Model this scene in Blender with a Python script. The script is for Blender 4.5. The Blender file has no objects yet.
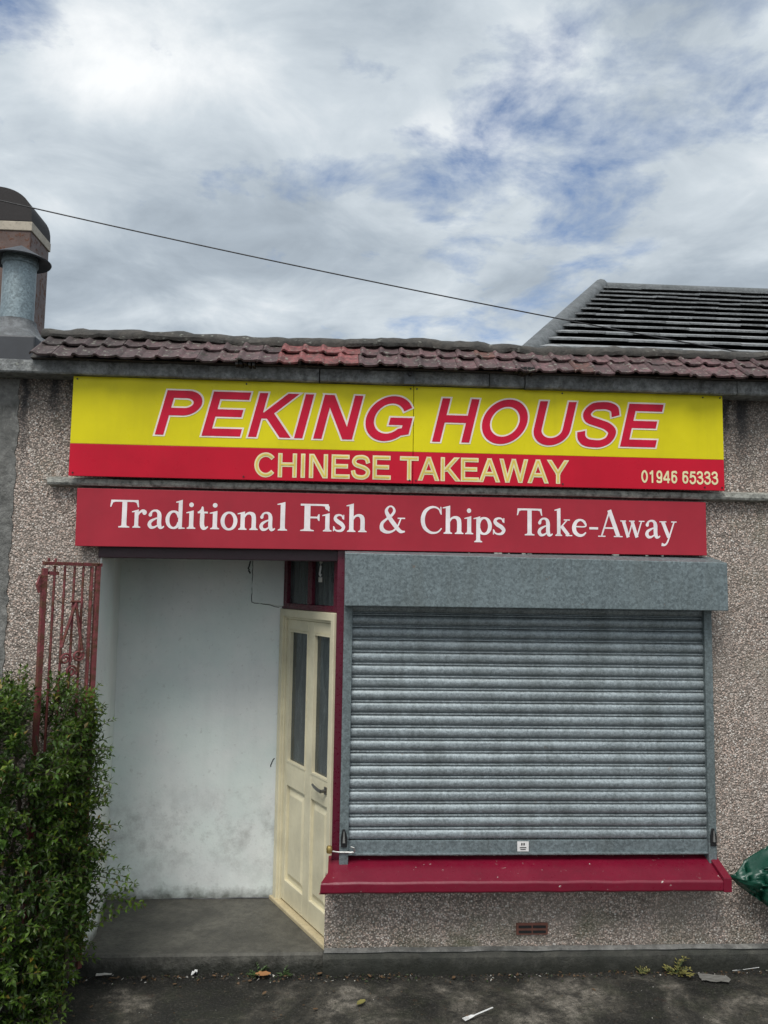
import bpy, math, random
from mathutils import Vector, Matrix, noise as mnoise
R = math.radians
rnd = random.Random(7)
scene = bpy.context.scene
col = scene.collection

# ---------------------------------------------------------------- camera
CAMZ = 2.042
def cam_axes(p, y, r):
    cp, sp, cy, sy, cr, sr = math.cos(p), math.sin(p), math.cos(y), math.sin(y), math.cos(r), math.sin(r)
    f = Vector((sy*cp, cy*cp, sp)); rt = Vector((cy, -sy, 0)); up = rt.cross(f)
    return rt*cr - up*sr, up*cr + rt*sr, f
a, b, c = cam_axes(9.31882768e-02, 5.74352009e-02, -1.55566066e-02)
cd = bpy.data.cameras.new('camera'); cam = bpy.data.objects.new('camera', cd); col.objects.link(cam)
cd.sensor_fit = 'HORIZONTAL'; cd.sensor_width = 36; cd.lens = 791.0/768*36
cd.clip_start = 0.05; cd.clip_end = 2000
M = Matrix(((a.x, b.x, -c.x, 0), (a.y, b.y, -c.y, -4.4), (a.z, b.z, -c.z, CAMZ), (0, 0, 0, 1)))
cam.matrix_world = M
scene.camera = cam

# ---------------------------------------------------------------- world, sun, exposure
scene.view_settings.view_transform = 'Standard'; scene.view_settings.look = 'None'
scene.view_settings.exposure = 0.3; scene.view_settings.gamma = 1.0
scene.view_settings.use_curve_mapping = False
SUN_EL, SUN_AZ = 56, 200          # azimuth measured clockwise from +Y
world = bpy.data.worlds.new('World'); scene.world = world; world.use_nodes = True

class NT:
    """small wrapper for building node trees"""
    def __init__(s, tree): s.t = tree; s.n = tree.nodes; s.l = tree.links
    def new(s, kind, inp=None, **kw):
        n = s.n.new(kind)
        for k, v in kw.items(): setattr(n, k, v)
        for k, v in (inp or {}).items(): s.put(n.inputs[k], v)
        return n
    def put(s, sock, v):
        if isinstance(v, bpy.types.NodeSocket): s.l.new(v, sock)
        else:
            if isinstance(v, (tuple, list)) and len(v) == 3 and sock.type == 'RGBA': v = (*v, 1)
            sock.default_value = v
    def math(s, op, a, b=0.0, clamp=False):
        n = s.n.new('ShaderNodeMath'); n.operation = op; n.use_clamp = clamp
        s.put(n.inputs[0], a); s.put(n.inputs[1], b); return n.outputs[0]
    def vmath(s, op, a, b=(0, 0, 0)):
        n = s.n.new('ShaderNodeVectorMath'); n.operation = op
        s.put(n.inputs[0], a); s.put(n.inputs[1], b); return n
    def noise(s, vec, scale, detail=4, rough=.55, dist=0.0):
        n = s.new('ShaderNodeTexNoise', {'Scale': scale, 'Detail': detail, 'Roughness': rough, 'Distortion': dist})
        s.put(n.inputs['Vector'], vec); return n.outputs['Fac']
    def ramp(s, fac, stops, interp='LINEAR'):
        n = s.n.new('ShaderNodeValToRGB'); s.put(n.inputs[0], fac); e = n.color_ramp.elements
        n.color_ramp.interpolation = interp
        while len(e) < len(stops): e.new(1.0)
        for el, (p, cc) in zip(e, stops):
            el.position = p
            if not isinstance(cc, (tuple, list)): cc = (cc, cc, cc)
            el.color = (*cc, 1)
        return n.outputs[0]
    def mix(s, fac, a, b, mode='MIX'):
        n = s.n.new('ShaderNodeMix'); n.data_type = 'RGBA'; n.blend_type = mode
        s.put(n.inputs[0], fac); s.put(n.inputs[6], a); s.put(n.inputs[7], b); return n.outputs[2]
    def maprange(s, v, a, b, c=0.0, d=1.0):
        n = s.n.new('ShaderNodeMapRange'); s.put(n.inputs[0], v)
        for i, x in enumerate((a, b, c, d)): n.inputs[1+i].default_value = x
        return n.outputs[0]
    def scaled(s, vec, sc):
        return s.vmath('MULTIPLY', vec, sc).outputs[0]

w = NT(world.node_tree); w.n.clear()
out = w.new('ShaderNodeOutputWorld'); bg = w.new('ShaderNodeBackground', {'Strength': 0.10})
w.l.new(bg.outputs[0], out.inputs[0])
sky = w.new('ShaderNodeTexSky'); sky.sky_type = 'NISHITA'; sky.sun_disc = False
sky.sun_elevation = R(SUN_EL); sky.sun_rotation = R(SUN_AZ); sky.altitude = 20; sky.air_density = 1.0; sky.dust_density = 1.5
tc = w.new('ShaderNodeTexCoord').outputs['Generated']
sep = w.new('ShaderNodeSeparateXYZ'); w.l.new(tc, sep.inputs[0])
zc = w.math('MAXIMUM', w.math('ADD', sep.outputs[2], .12), 0.06)
px = w.math('DIVIDE', sep.outputs[0], zc); py = w.math('DIVIDE', sep.outputs[1], zc)
cv = w.new('ShaderNodeCombineXYZ', {0: px, 1: py, 2: 0.0}).outputs[0]
def direction(dx, dy):   # a direction in the sky, degrees right of +Y and above the horizon
    return Vector((math.sin(R(dx))*math.cos(R(dy)), math.cos(R(dx))*math.cos(R(dy)), math.sin(R(dy))))
def lobe(dx, dy, size):
    d = w.vmath('DOT_PRODUCT', tc, tuple(direction(dx, dy))).outputs['Value']
    return w.math('POWER', w.math('MAXIMUM', d, 0.0), 1.0/(1-math.cos(R(size)))*0.7)
big = w.noise(cv, 1.5, 9, .60, .25)
fine = w.noise(w.vmath('ADD', cv, (3.1, 7.7, 0)).outputs[0], 4.2, 8, .62, .3)
holes = w.math('ADD', w.math('MULTIPLY', lobe(12, 27, 9), .085), w.math('MULTIPLY', lobe(-26, 38, 4), .22))
holes = w.math('ADD', holes, w.math('MULTIPLY', lobe(19, 31, 8), .05))
dens = w.math('ADD', w.math('MULTIPLY', big, .5), w.math('MULTIPLY', fine, .5))
cover = w.maprange(w.math('SUBTRACT', dens, holes), .295, .435)
shade = w.noise(w.vmath('ADD', cv, (9.3, 1.7, 0)).outputs[0], 1.5, 7, .52, .3)
wisps = w.noise(w.vmath('ADD', cv, (1.3, 5.7, 0)).outputs[0], 3.2, 8, .6, .5)
shade = w.math('ADD', w.math('MULTIPLY', shade, .62), w.math('MULTIPLY', wisps, .38))
shade = w.math('ADD', shade, w.math('MULTIPLY', lobe(-17, 33, 8), .16))
shade = w.math('SUBTRACT', shade, w.math('MULTIPLY', lobe(-13, 25, 6), .09))
shade = w.math('SUBTRACT', shade, w.math('MULTIPLY', lobe(8, 40, 14), .03))
cloudc = w.ramp(shade, [(.32, (2.45, 2.9, 3.4)), (.45, (3.6, 4.15, 4.7)), (.56, (5.2, 5.75, 6.2)), (.69, (8.0, 8.2, 8.3))])
# the cloud round the hidden sun, behind the photographer, is the brightest
glow = w.math('MULTIPLY', lobe(SUN_AZ, SUN_EL, 35), 6.0)
cloudc = w.mix(1.0, cloudc, w.new('ShaderNodeCombineXYZ', {0: glow, 1: glow, 2: glow}).outputs[0], 'ADD')
skyc = w.mix(1.0, sky.outputs[0], (1.0, 1.08, 1.2), 'MULTIPLY')
mixc = w.mix(cover, skyc, cloudc)
w.l.new(mixc, bg.inputs[0])

sd = bpy.data.lights.new('sun', 'SUN'); sd.energy = 1.9; sd.angle = R(25); sd.color = (1, .965, .91)
sun = bpy.data.objects.new('sun', sd); col.objects.link(sun)
dv = -Vector((math.sin(R(SUN_AZ))*math.cos(R(SUN_EL)), math.cos(R(SUN_AZ))*math.cos(R(SUN_EL)), math.sin(R(SUN_EL))))
sun.rotation_euler = dv.to_track_quat('-Z', 'Y').to_euler()

# ---------------------------------------------------------------- mesh helpers
class MB:
    def __init__(s): s.v = []; s.f = []; s.c = []; s.sm = False; s.cur = (0.5, 0.5, 0.5)
    def face(s, pts):
        k = len(s.v); s.v += [tuple(p) for p in pts]; s.f.append(tuple(range(k, k+len(pts)))); s.c.append(s.cur)
    def add(s, vs, fs):
        k = len(s.v); s.v += [tuple(p) for p in vs]
        for f in fs: s.f.append(tuple(i+k for i in f)); s.c.append(s.cur)
    def box(s, x0, x1, y0, y1, z0, z1, T=None):
        p = [(x, y, z) for z in (z0, z1) for y in (y0, y1) for x in (x0, x1)]
        if T: p = [T(*q) for q in p]
        s.add(p, [(0, 2, 3, 1), (4, 5, 7, 6), (0, 1, 5, 4), (2, 6, 7, 3), (0, 4, 6, 2), (1, 3, 7, 5)])
    def tube(s, path, r, n=8, closed=False, caps=True):
        path = [Vector(p) for p in path]; m = len(path)
        rs = r if isinstance(r, (list, tuple)) else [r]*m
        rings = []; prev = None
        for i, p in enumerate(path):
            if closed: t = path[(i+1) % m]-path[i-1]
            else: t = path[min(i+1, m-1)]-path[max(i-1, 0)]
            t.normalize()
            u = (prev - t*prev.dot(t)) if prev is not None else t.orthogonal()
            if u.length < 1e-6: u = t.orthogonal()
            u.normalize(); prev = u; v = t.cross(u)
            rings.append([p+(u*math.cos(2*math.pi*k/n+math.pi/n)+v*math.sin(2*math.pi*k/n+math.pi/n))*rs[i] for k in range(n)])
        vs = [q for rg in rings for q in rg]; fs = []
        for i in range(m if closed else m-1):
            j = (i+1) % m
            for k in range(n): fs.append((i*n+k, i*n+(k+1) % n, j*n+(k+1) % n, j*n+k))
        if caps and not closed: fs += [tuple(range(n))[::-1], tuple((m-1)*n+k for k in range(n))]
        s.add(vs, fs)
    def lathe(s, cx, cy, prof, n=32):
        vs = []; fs = []; m = len(prof)
        for r, z in prof:
            for k in range(n):
                t = 2*math.pi*k/n; vs.append((cx+r*math.cos(t), cy+r*math.sin(t), z))
        for i in range(m-1):
            for k in range(n): fs.append((i*n+k, i*n+(k+1) % n, (i+1)*n+(k+1) % n, (i+1)*n+k))
        s.add(vs, fs)
    def prism(s, poly, y0, y1, T=None):   # poly in X,Z extruded in Y
        n = len(poly); p = [(x, y0, z) for x, z in poly]+[(x, y1, z) for x, z in poly]
        if T: p = [T(*q) for q in p]
        s.add(p, [tuple(range(n)), tuple(range(n, 2*n))[::-1]]+[(i, i+n, (i+1) % n+n, (i+1) % n) for i in range(n)])
    def extrude_x(s, prof, x0, x1, close=True, nx=1, jit=None):   # prof in Y,Z swept along X
        n = len(prof); vs = []; fs = []
        for i in range(nx+1):
            x = x0+(x1-x0)*i/nx
            for y, z in prof:
                q = Vector((x, y, z))
                if jit: q += jit(q)
                vs.append(tuple(q))
        for i in range(nx):
            for k in range(n if close else n-1):
                kk = (k+1) % n; fs.append((i*n+k, i*n+kk, (i+1)*n+kk, (i+1)*n+k))
        if close: fs += [tuple(range(n))[::-1], tuple(nx*n+k for k in range(n))]
        s.add(vs, fs)
    def build(s, name, mat, parent=None, smooth=False, bevel=0, angle=40, fix=True):
        me = bpy.data.meshes.new(name); me.from_pydata(s.v, [], s.f); me.materials.append(mat)
        if any(cc != (0.5, 0.5, 0.5) for cc in s.c):
            at = me.color_attributes.new('tint', 'BYTE_COLOR', 'CORNER')
            i = 0
            for f, cc in zip(s.f, s.c):
                for _ in f: at.data[i].color = (*cc, 1); i += 1
        if fix:
            import bmesh
            bm = bmesh.new(); bm.from_mesh(me); bmesh.ops.recalc_face_normals(bm, faces=bm.faces); bm.to_mesh(me); bm.free()
        o = bpy.data.objects.new(name, me); col.objects.link(o)
        if parent: o.parent = parent
        if bevel:
            md = o.modifiers.new('bevel', 'BEVEL'); md.width = bevel; md.segments = 2; md.limit_method = 'ANGLE'; md.angle_limit = R(35)
        if smooth:
            me.polygons.foreach_set('use_smooth', [True]*len(me.polygons))
            md = o.modifiers.new('edges', 'EDGE_SPLIT'); md.split_angle = R(angle)
        return o
def thing(name, label, cat, loc=(0, 0, 0), group=None):
    o = bpy.data.objects.new(name, None); col.objects.link(o); o.location = loc
    o.empty_display_size = .1
    return tag(o, label, cat, group)
def tag(o, label, cat, group=None, kind=None):
    if label: o['label'] = label
    if cat: o['category'] = cat
    if group: o['group'] = group
    if kind: o['kind'] = kind
    return o

# ---------------------------------------------------------------- materials
def mat(name):
    m = bpy.data.materials.new(name); m.use_nodes = True; t = NT(m.node_tree)
    p = t.n['Principled BSDF']; pos = t.new('ShaderNodeNewGeometry').outputs['Position']
    return m, t, p, pos
def bump(t, p, h, strength=.5, dist=.01):
    bn = t.new('ShaderNodeBump', {'Strength': strength, 'Distance': dist, 'Height': h}); t.l.new(bn.outputs[0], p.inputs['Normal']); return bn
def zof(t, pos):
    s_ = t.new('ShaderNodeSeparateXYZ'); t.l.new(pos, s_.inputs[0]); return s_.outputs

def paint(name, c, rough=.45, dirt=.25, scale=6, chips=0.0, metal=0.0, spec=.5, grime=(.05, .05, .045), bumpd=.002, streak=0.0):
    m, t, p, pos = mat(name)
    n1 = t.noise(pos, scale, 6, .6); n2 = t.noise(pos, scale*9, 4, .6)
    cc = t.mix(t.maprange(n1, .35, .7), c, tuple(x*.78 for x in c))
    cc = t.mix(t.math('MULTIPLY', t.maprange(n2, .52, .75), dirt), cc, grime)
    if streak:
        n3 = t.noise(t.scaled(pos, (14, 14, .9)), 1.0, 5, .6)
        cc = t.mix(t.math('MULTIPLY', t.maprange(n3, .5, .75), streak), cc, grime)
    if chips:
        n4 = t.noise(pos, 38, 5, .65)
        cc = t.mix(t.maprange(n4, .80-chips*.2, .83-chips*.2), cc, (.5, .46, .42))
    t.put(p.inputs['Base Color'], cc); p.inputs['Metallic'].default_value = metal
    p.inputs['Specular IOR Level'].default_value = spec
    t.put(p.inputs['Roughness'], t.maprange(n2, .3, .7, rough-.08, rough+.12))
    bump(t, p, t.math('ADD', n1, t.math('MULTIPLY', n2, .4)), .4, bumpd)
    return m

def pebbledash():
    m, t, p, pos = mat('pebbledash')
    wob = t.new('ShaderNodeTexNoise', {'Scale': 30, 'Detail': 2}); t.l.new(pos, wob.inputs['Vector'])
    pw = t.vmath('ADD', pos, t.scaled(t.vmath('SUBTRACT', wob.outputs['Color'], (.5, .5, .5)).outputs[0], (.012, .012, .012))).outputs[0]
    v = t.new('ShaderNodeTexVoronoi', {'Scale': 112.0, 'Randomness': 1.0}); t.l.new(pw, v.inputs['Vector'])
    v2 = t.new('ShaderNodeTexVoronoi', {'Scale': 190.0}); t.l.new(pw, v2.inputs['Vector'])
    s1 = t.new('ShaderNodeSeparateColor'); t.l.new(v.outputs['Color'], s1.inputs[0])
    peb = t.ramp(s1.outputs[0], [(0, (.06, .05, .045)), (.14, (.26, .218, .19)), (.42, (.50, .42, .365)), (.72, (.64, .55, .49)), (.92, (.80, .72, .66)), (1, (.9, .87, .83))])
    tint = t.ramp(s1.outputs[1], [(0, (1.08, .93, .86)), (.5, (1, 1, 1)), (1, (.98, 1.0, .98))])
    peb = t.mix(1.0, peb, tint, 'MULTIPLY')
    gap = t.maprange(v.outputs['Distance'], .38, .66)
    cc = t.mix(gap, peb, (.20, .168, .145))
    z = zof(t, pos)
    # weathering: damp streaks under the coping, green algae low down, broad blotches
    blot = t.noise(pos, 1.7, 5, .6)
    cc = t.mix(t.maprange(blot, .42, .72, 0, .5), cc, (.36, .31, .265), 'MIX')
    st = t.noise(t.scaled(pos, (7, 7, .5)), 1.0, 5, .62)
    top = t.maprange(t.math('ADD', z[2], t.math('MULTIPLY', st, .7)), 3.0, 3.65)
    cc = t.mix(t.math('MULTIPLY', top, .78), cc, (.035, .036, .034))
    for sx_, wd_, zt_, zb_ in ((-1.585, .035, 3.12, 2.92), (2.33, .05, 3.12, 2.80), (-1.74, .03, 3.12, 2.6), (2.235, .03, 3.12, 2.97)):
        dxx = t.math('ABSOLUTE', t.math('ADD', t.math('SUBTRACT', z[0], sx_), t.math('MULTIPLY', t.math('SUBTRACT', t.noise(pos, 9, 4, .6), .5), .09)))
        k_ = t.math('MULTIPLY', t.maprange(dxx, wd_, wd_*.3), t.maprange(t.math('ADD', z[2], t.math('MULTIPLY', st, .1)), zb_, zt_))
        cc = t.mix(t.math('MULTIPLY', k_, .8), cc, (.025, .026, .03))
    alg = t.noise(pos, 4.5, 6, .65)
    low = t.math('MULTIPLY', t.maprange(z[2], .42, .1), t.maprange(alg, .42, .6))
    cc = t.mix(t.math('MULTIPLY', low, .45), cc, (.06, .075, .035))
    g = t.math('MULTIPLY', t.maprange(t.noise(pos, 2.3, 4, .6), .58, .72), .35)
    cc = t.mix(g, cc, (.10, .115, .06))
    t.put(p.inputs['Base Color'], cc); p.inputs['Roughness'].default_value = .82
    p.inputs['Specular IOR Level'].default_value = .3
    h = t.math('SUBTRACT', 1.0, v.outputs['Distance'])
    h = t.math('ADD', t.math('MULTIPLY', h, t.math('ADD', s1.outputs[2], .5)), t.math('MULTIPLY', v2.outputs['Distance'], -.25))
    bump(t, p, h, .8, .007)
    return m

def concrete(name, c1, c2, dark=(.03, .03, .028), low_dark=0.0, dk=.5, rough=.85, lichen=0.0, scale=5, speck=.3, b=.004):
    m, t, p, pos = mat(name)
    n1 = t.noise(pos, scale, 8, .65, .4); n2 = t.noise(pos, 70, 5, .7); n3 = t.noise(pos, scale*2.7, 6, .6)
    cc = t.mix(t.maprange(n1, .35, .65), c1, c2)
    cc = t.mix(t.math('MULTIPLY', t.maprange(n3, .48, .68), dk), cc, dark)
    cc = t.mix(t.math('MULTIPLY', t.maprange(n2, .5, .7), speck), cc, dark)
    n4 = t.noise(pos, 27, 6, .72)
    cc = t.mix(t.maprange(n4, .40, .62, 0, .55), t.mix(1.0, cc, (1.25, 1.25, 1.22), 'MULTIPLY'), t.mix(.7, cc, dark))
    if lichen:
        v = t.new('ShaderNodeTexVoronoi', {'Scale': 30.0}); t.l.new(t.vmath('ADD', pos, t.scaled(t.new('ShaderNodeTexNoise', {'Scale': 40}).outputs['Color'], (.03, .03, .03))).outputs[0], v.inputs['Vector'])
        k = t.math('MULTIPLY', t.maprange(v.outputs['Distance'], .28, .18), t.maprange(t.noise(pos, 9, 4), .48, .6))
        cc = t.mix(t.math('MULTIPLY', k, lichen), cc, (.33, .34, .29))
    if low_dark:   # ragged near-black tone, stronger towards the ground
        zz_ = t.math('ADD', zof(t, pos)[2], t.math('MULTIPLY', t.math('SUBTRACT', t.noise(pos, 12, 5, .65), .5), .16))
        cc = t.mix(t.math('MULTIPLY', t.maprange(zz_, .085, .03), low_dark), cc, (.012, .013, .008))
    t.put(p.inputs['Base Color'], cc); p.inputs['Roughness'].default_value = rough
    bump(t, p, t.math('ADD', t.math('MULTIPLY', n1, 1.2), t.math('ADD', n2, t.math('MULTIPLY', n4, 1.5))), .9, b*1.5)
    return m

def ground_mat():
    m, t, p, pos = mat('wet_concrete_ground')
    zz0 = zof(t, pos)
    n1 = t.noise(pos, 2.4, 8, .62, .6); n2 = t.noise(pos, 9, 8, .68, .3); n3 = t.noise(pos, 95, 4, .7)
    cc = t.ramp(n1, [(.36, (.008, .008, .007)), (.45, (.020, .019, .015)), (.52, (.075, .068, .056)), (.61, (.22, .20, .175))])
    cc = t.mix(t.maprange(n2, .45, .62, 0, .8), cc, (.014, .013, .010))
    n5 = t.noise(pos, 30, 6, .75)
    cc = t.mix(t.maprange(n5, .42, .6, 0, .6), t.mix(1.0, cc, (1.3, 1.28, 1.2), 'MULTIPLY'), (.012, .012, .009))
    moss = t.math('MULTIPLY', t.maprange(t.noise(pos, 6.1, 6, .6), .5, .62), t.maprange(n3, .4, .6))
    cc = t.mix(t.math('MULTIPLY', moss, .6), cc, (.022, .030, .008))
    rust = t.maprange(t.noise(pos, 13.0, 5, .6), .62, .7)
    cc = t.mix(t.math('MULTIPLY', rust, .4), cc, (.07, .035, .02))
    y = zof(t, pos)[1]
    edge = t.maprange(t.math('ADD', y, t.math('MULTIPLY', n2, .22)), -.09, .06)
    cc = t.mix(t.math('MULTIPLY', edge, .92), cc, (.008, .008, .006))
    cc = t.mix(t.maprange(n3, .54, .68, 0, .6), cc, (.15, .135, .115))
    cc = t.mix(t.maprange(t.noise(pos, 160, 3, .7), .5, .66, 0, .7), cc, (.006, .006, .005))
    sepr = t.maprange(t.noise(pos, 19, 7, .78), .57, .63, 0, .65)
    cc = t.mix(sepr, cc, (.008, .009, .006))
    t.put(p.inputs['Base Color'], cc)
    t.put(p.inputs['Roughness'], t.maprange(n1, .3, .62, .42, .85))
    bump(t, p, t.math('ADD', t.math('MULTIPLY', n2, 1.5), t.math('ADD', n3, n5)), .9, .012)
    return m

def white_render():
    m, t, p, pos = mat('white_painted_render')
    z = zof(t, pos)
    n1 = t.noise(pos, 1.9, 6, .6); n2 = t.noise(pos, 14, 6, .65); n3 = t.noise(t.scaled(pos, (9, 9, .9)), 1.0, 5, .6)
    cc = t.mix(t.maprange(n1, .35, .7), (.80, .82, .80), (.66, .70, .69))
    cc = t.mix(t.maprange(n3, .5, .74, 0, .12), cc, (.40, .43, .41))
    cc = t.mix(t.maprange(t.noise(pos, 2.6, 3), .42, .62, 0, .5), cc, t.mix(1.0, cc, (.90, 1.0, .97), 'MULTIPLY'))
    cc = t.mix(t.maprange(t.noise(pos, 33, 5, .7), .60, .68, 0, .3), cc, (.36, .36, .34))
    cc = t.mix(t.maprange(n2, .62, .74, 0, .16), cc, (.28, .27, .25))
    band_ = t.math('MULTIPLY', t.math('MULTIPLY', t.maprange(z[2], .82, .56), t.maprange(z[2], .05, .45)), .75)
    smudge = t.math('MULTIPLY', band_, t.maprange(t.noise(pos, 9, 8, .78), .45, .66))
    cc = t.mix(t.math('MULTIPLY', smudge, .62), cc, (.20, .20, .185))
    foot = t.math('MULTIPLY', t.maprange(t.math('ADD', z[2], t.math('MULTIPLY', n2, -.16)), .10, .02), 1.0)
    cc = t.mix(t.math('MULTIPLY', foot, .85), cc, (.07, .072, .055))
    t.put(p.inputs['Base Color'], cc); p.inputs['Roughness'].default_value = .62
    bump(t, p, t.math('ADD', t.noise(pos, 7, 5), t.math('MULTIPLY', t.noise(pos, 60, 3), .25)), .5, .006)
    return m

def galvanised(name, base=(.36, .42, .43), metal=.55, rough=.5, stain=.3, sp=60):
    m, t, p, pos = mat(name)
    v = t.new('ShaderNodeTexVoronoi', {'Scale': float(sp)}); t.l.new(pos, v.inputs['Vector'])
    s1 = t.new('ShaderNodeSeparateColor'); t.l.new(v.outputs['Color'], s1.inputs[0])
    n1 = t.noise(pos, 3.5, 6, .6); n2 = t.noise(t.scaled(pos, (5, 5, 1.2)), 1.6, 6, .66); n3 = t.noise(pos, 130, 3, .7)
    k = t.math('ADD', t.math('MULTIPLY', s1.outputs[0], .35), t.math('ADD', t.math('MULTIPLY', n1, .4), t.math('MULTIPLY', n3, .5)))
    cc = t.mix(t.maprange(k, .4, .85), tuple(x*.70 for x in base), tuple(min(1, x*1.3) for x in base))
    cc = t.mix(t.math('MULTIPLY', t.maprange(n2, .48, .70), stain), cc, (.10, .115, .11))
    n6 = t.noise(pos, 55, 5, .72)
    cc = t.mix(t.maprange(n6, .42, .62, 0, .5), t.mix(1.0, cc, (1.25, 1.25, 1.25), 'MULTIPLY'), t.mix(1.0, cc, (.6, .62, .62), 'MULTIPLY'))
    ru = t.math('MULTIPLY', t.maprange(t.noise(pos, 16, 6, .7), .66, .72), .5)
    cc = t.mix(ru, cc, (.16, .10, .06))
    t.put(p.inputs['Base Color'], cc); p.inputs['Metallic'].default_value = metal
    t.put(p.inputs['Roughness'], t.maprange(k, .4, .9, rough-.1, rough+.15))
    gr = t.noise(t.scaled(pos, (6, 6, 60)), 1.0, 5, .7)
    bump(t, p, t.math('ADD', n3, t.math('MULTIPLY', gr, .5)), .4, .0015)
    return m

def rusty(name, c, amount=.45):
    m, t, p, pos = mat(name)
    n1 = t.noise(pos, 22, 6, .68); n2 = t.noise(pos, 90, 4, .6)
    k = t.maprange(n1, .62-amount*.3, .68-amount*.2)
    rc = t.mix(n2, (.075, .028, .018), (.17, .075, .04))
    cc = t.mix(k, t.mix(t.maprange(t.noise(pos, 5, 3), .4, .65), c, tuple(min(1, x*1.5+.02) for x in c)), rc)
    t.put(p.inputs['Base Color'], cc); t.put(p.inputs['Roughness'], t.maprange(k, 0, 1, .5, .9))
    bump(t, p, t.math('ADD', k, n2), .6, .002)
    return m

def tile_mat():
    m, t, p, pos = mat('weathered_clay_tile')
    tn = t.new('ShaderNodeAttribute', attribute_name='tint').outputs['Color']
    n1 = t.noise(pos, 11, 6, .65); n2 = t.noise(pos, 60, 5, .7)
    cc = t.mix(t.maprange(n1, .42, .62, 0, .75), tn, t.mix(.75, tn, (.035, .030, .027)))
    cc = t.mix(t.maprange(t.noise(pos, 28, 5, .7), .48, .62, 0, .6), cc, t.mix(.8, cc, (.025, .023, .02)))
    cc = t.mix(t.maprange(n2, .5, .66, 0, .5), cc, (.03, .028, .025))
    cc = t.mix(t.maprange(t.noise(pos, 42, 5), .60, .66, 0, .7), cc, (.26, .27, .22))
    cc = t.mix(t.maprange(t.noise(pos, 17, 6, .7), .60, .66, 0, .7), cc, (.030, .032, .020))
    t.put(p.inputs['Base Color'], cc); p.inputs['Roughness'].default_value = .72
    bump(t, p, t.math('ADD', n1, n2), .7, .006)
    return m

def leaf_mat():
    m, t, p, pos = mat('privet_leaf')
    tn = t.new('ShaderNodeAttribute', attribute_name='tint').outputs['Color']
    n = t.noise(pos, 4.5, 3, .5)
    cc = t.mix(t.maprange(n, .4, .65, 0, .55), tn, t.mix(1.0, tn, (1.6, 1.45, .9), 'MULTIPLY'))
    t.put(p.inputs['Base Color'], cc); p.inputs['Roughness'].default_value = .42
    p.inputs['Specular IOR Level'].default_value = .4
    tr = t.new('ShaderNodeBsdfTranslucent'); t.put(tr.inputs[0], t.mix(1.0, cc, (1.5, 1.7, .6), 'MULTIPLY'))
    ms = t.new('ShaderNodeMixShader', {0: .25}); t.l.new(p.outputs[0], ms.inputs[1]); t.l.new(tr.outputs[0], ms.inputs[2])
    o = [x for x in t.n if x.type == 'OUTPUT_MATERIAL'][0]; t.l.new(ms.outputs[0], o.inputs[0])
    return m

def glass_dark():
    m, t, p, pos = mat('dark_textured_glass')
    z = zof(t, pos)
    n = t.noise(t.scaled(pos, (30, 30, 5)), 1.0, 4, .6)
    t.put(p.inputs['Base Color'], t.mix(t.maprange(n, .42, .66), (.022, .030, .033), (.060, .075, .078)))
    p.inputs['Roughness'].default_value = .16
    bump(t, p, t.noise(t.scaled(pos, (50, 50, 16)), 1.0, 3), .35, .003)
    return m

M_peb = pebbledash(); M_ground = ground_mat(); M_white = white_render()
M_coping = concrete('coping_concrete', (.33, .34, .34), (.15, .158, .165), dk=.55, lichen=.85, scale=7, speck=.6, b=.006)
M_ledge = concrete('ledge_concrete', (.42, .42, .38), (.28, .28, .26), dk=.8, scale=12)
M_plinth = concrete('plinth_concrete', (.070, .068, .058), (.030, .032, .026), low_dark=.85, dk=.6, scale=6)
M_step = concrete('doorstep_concrete', (.115, .110, .094), (.060, .058, .050), dark=(.035, .033, .03), low_dark=.9, dk=.45, scale=3.5, rough=.6, speck=.35)
M_render = concrete('grey_render', (.24, .235, .225), (.13, .13, .125), dk=.6, scale=3.5, lichen=.25)
M_mortar = concrete('dark_mortar', (.075, .066, .058), (.04, .038, .035), lichen=.5, scale=10)
M_yellow = paint('yellow_sign_vinyl', (.78, .68, .010), .33, .05, 1.4, spec=.18, streak=.10, grime=(.22, .19, .03), bumpd=.0012)
M_redstripe = paint('bright_red_sign_vinyl', (.58, .010, .032), .33, .06, 1.6, spec=.18, streak=.10, grime=(.20, .02, .02), bumpd=.0012)
M_letter_red = paint('red_lettering_vinyl', (.62, .008, .040), .35, .04, 8, spec=.2, bumpd=.0003)
M_letter_edge = paint('pale_lettering_edge', (.92, .80, .72), .4, .04, 8, bumpd=.0003)
M_letter_cream = paint('cream_lettering', (.86, .78, .45), .4, .03, 8, bumpd=.0003)
M_letter_gold = paint('gold_lettering', (.80, .62, .10), .4, .03, 8, bumpd=.0003)
M_letter_white = paint('faded_white_lettering', (.90, .84, .84), .5, .05, 10, bumpd=.0003)
M_redsign = paint('faded_red_sign_board', (.40, .030, .048), .42, .12, 2.2, spec=.18, streak=.12, grime=(.20, .03, .04), bumpd=.001)
M_signedge = paint('sign_edge', (.16, .02, .025), .5, .3)
M_maroon = paint('maroon_gloss_paint', (.10, .004, .020), .3, .15, 8, chips=.25)
M_lintel = paint('dark_lintel_paint', (.035, .006, .014), .4, .4, 8)
M_sill = paint('crimson_sill_paint', (.175, .006, .024), .34, .22, 5, chips=.62, grime=(.10, .01, .02), bumpd=.004)
M_cream = paint('cream_door_paint', (.76, .70, .50), .36, .10, 5, grime=(.35, .29, .17), bumpd=.002)
M_thresh = paint('cream_threshold_paint', (.58, .49, .31), .5, .5, 9, grime=(.16, .13, .09))
M_galvbox = galvanised('galvanised_shutter_box', (.14, .172, .180), .3, .55, .5, 90)
M_galv = galvanised('galvanised_slats', (.25, .285, .298), .45, .5, .5, 130)
M_rail = galvanised('grey_guide_rail', (.14, .17, .175), .3, .5, .4, 120)
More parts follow.
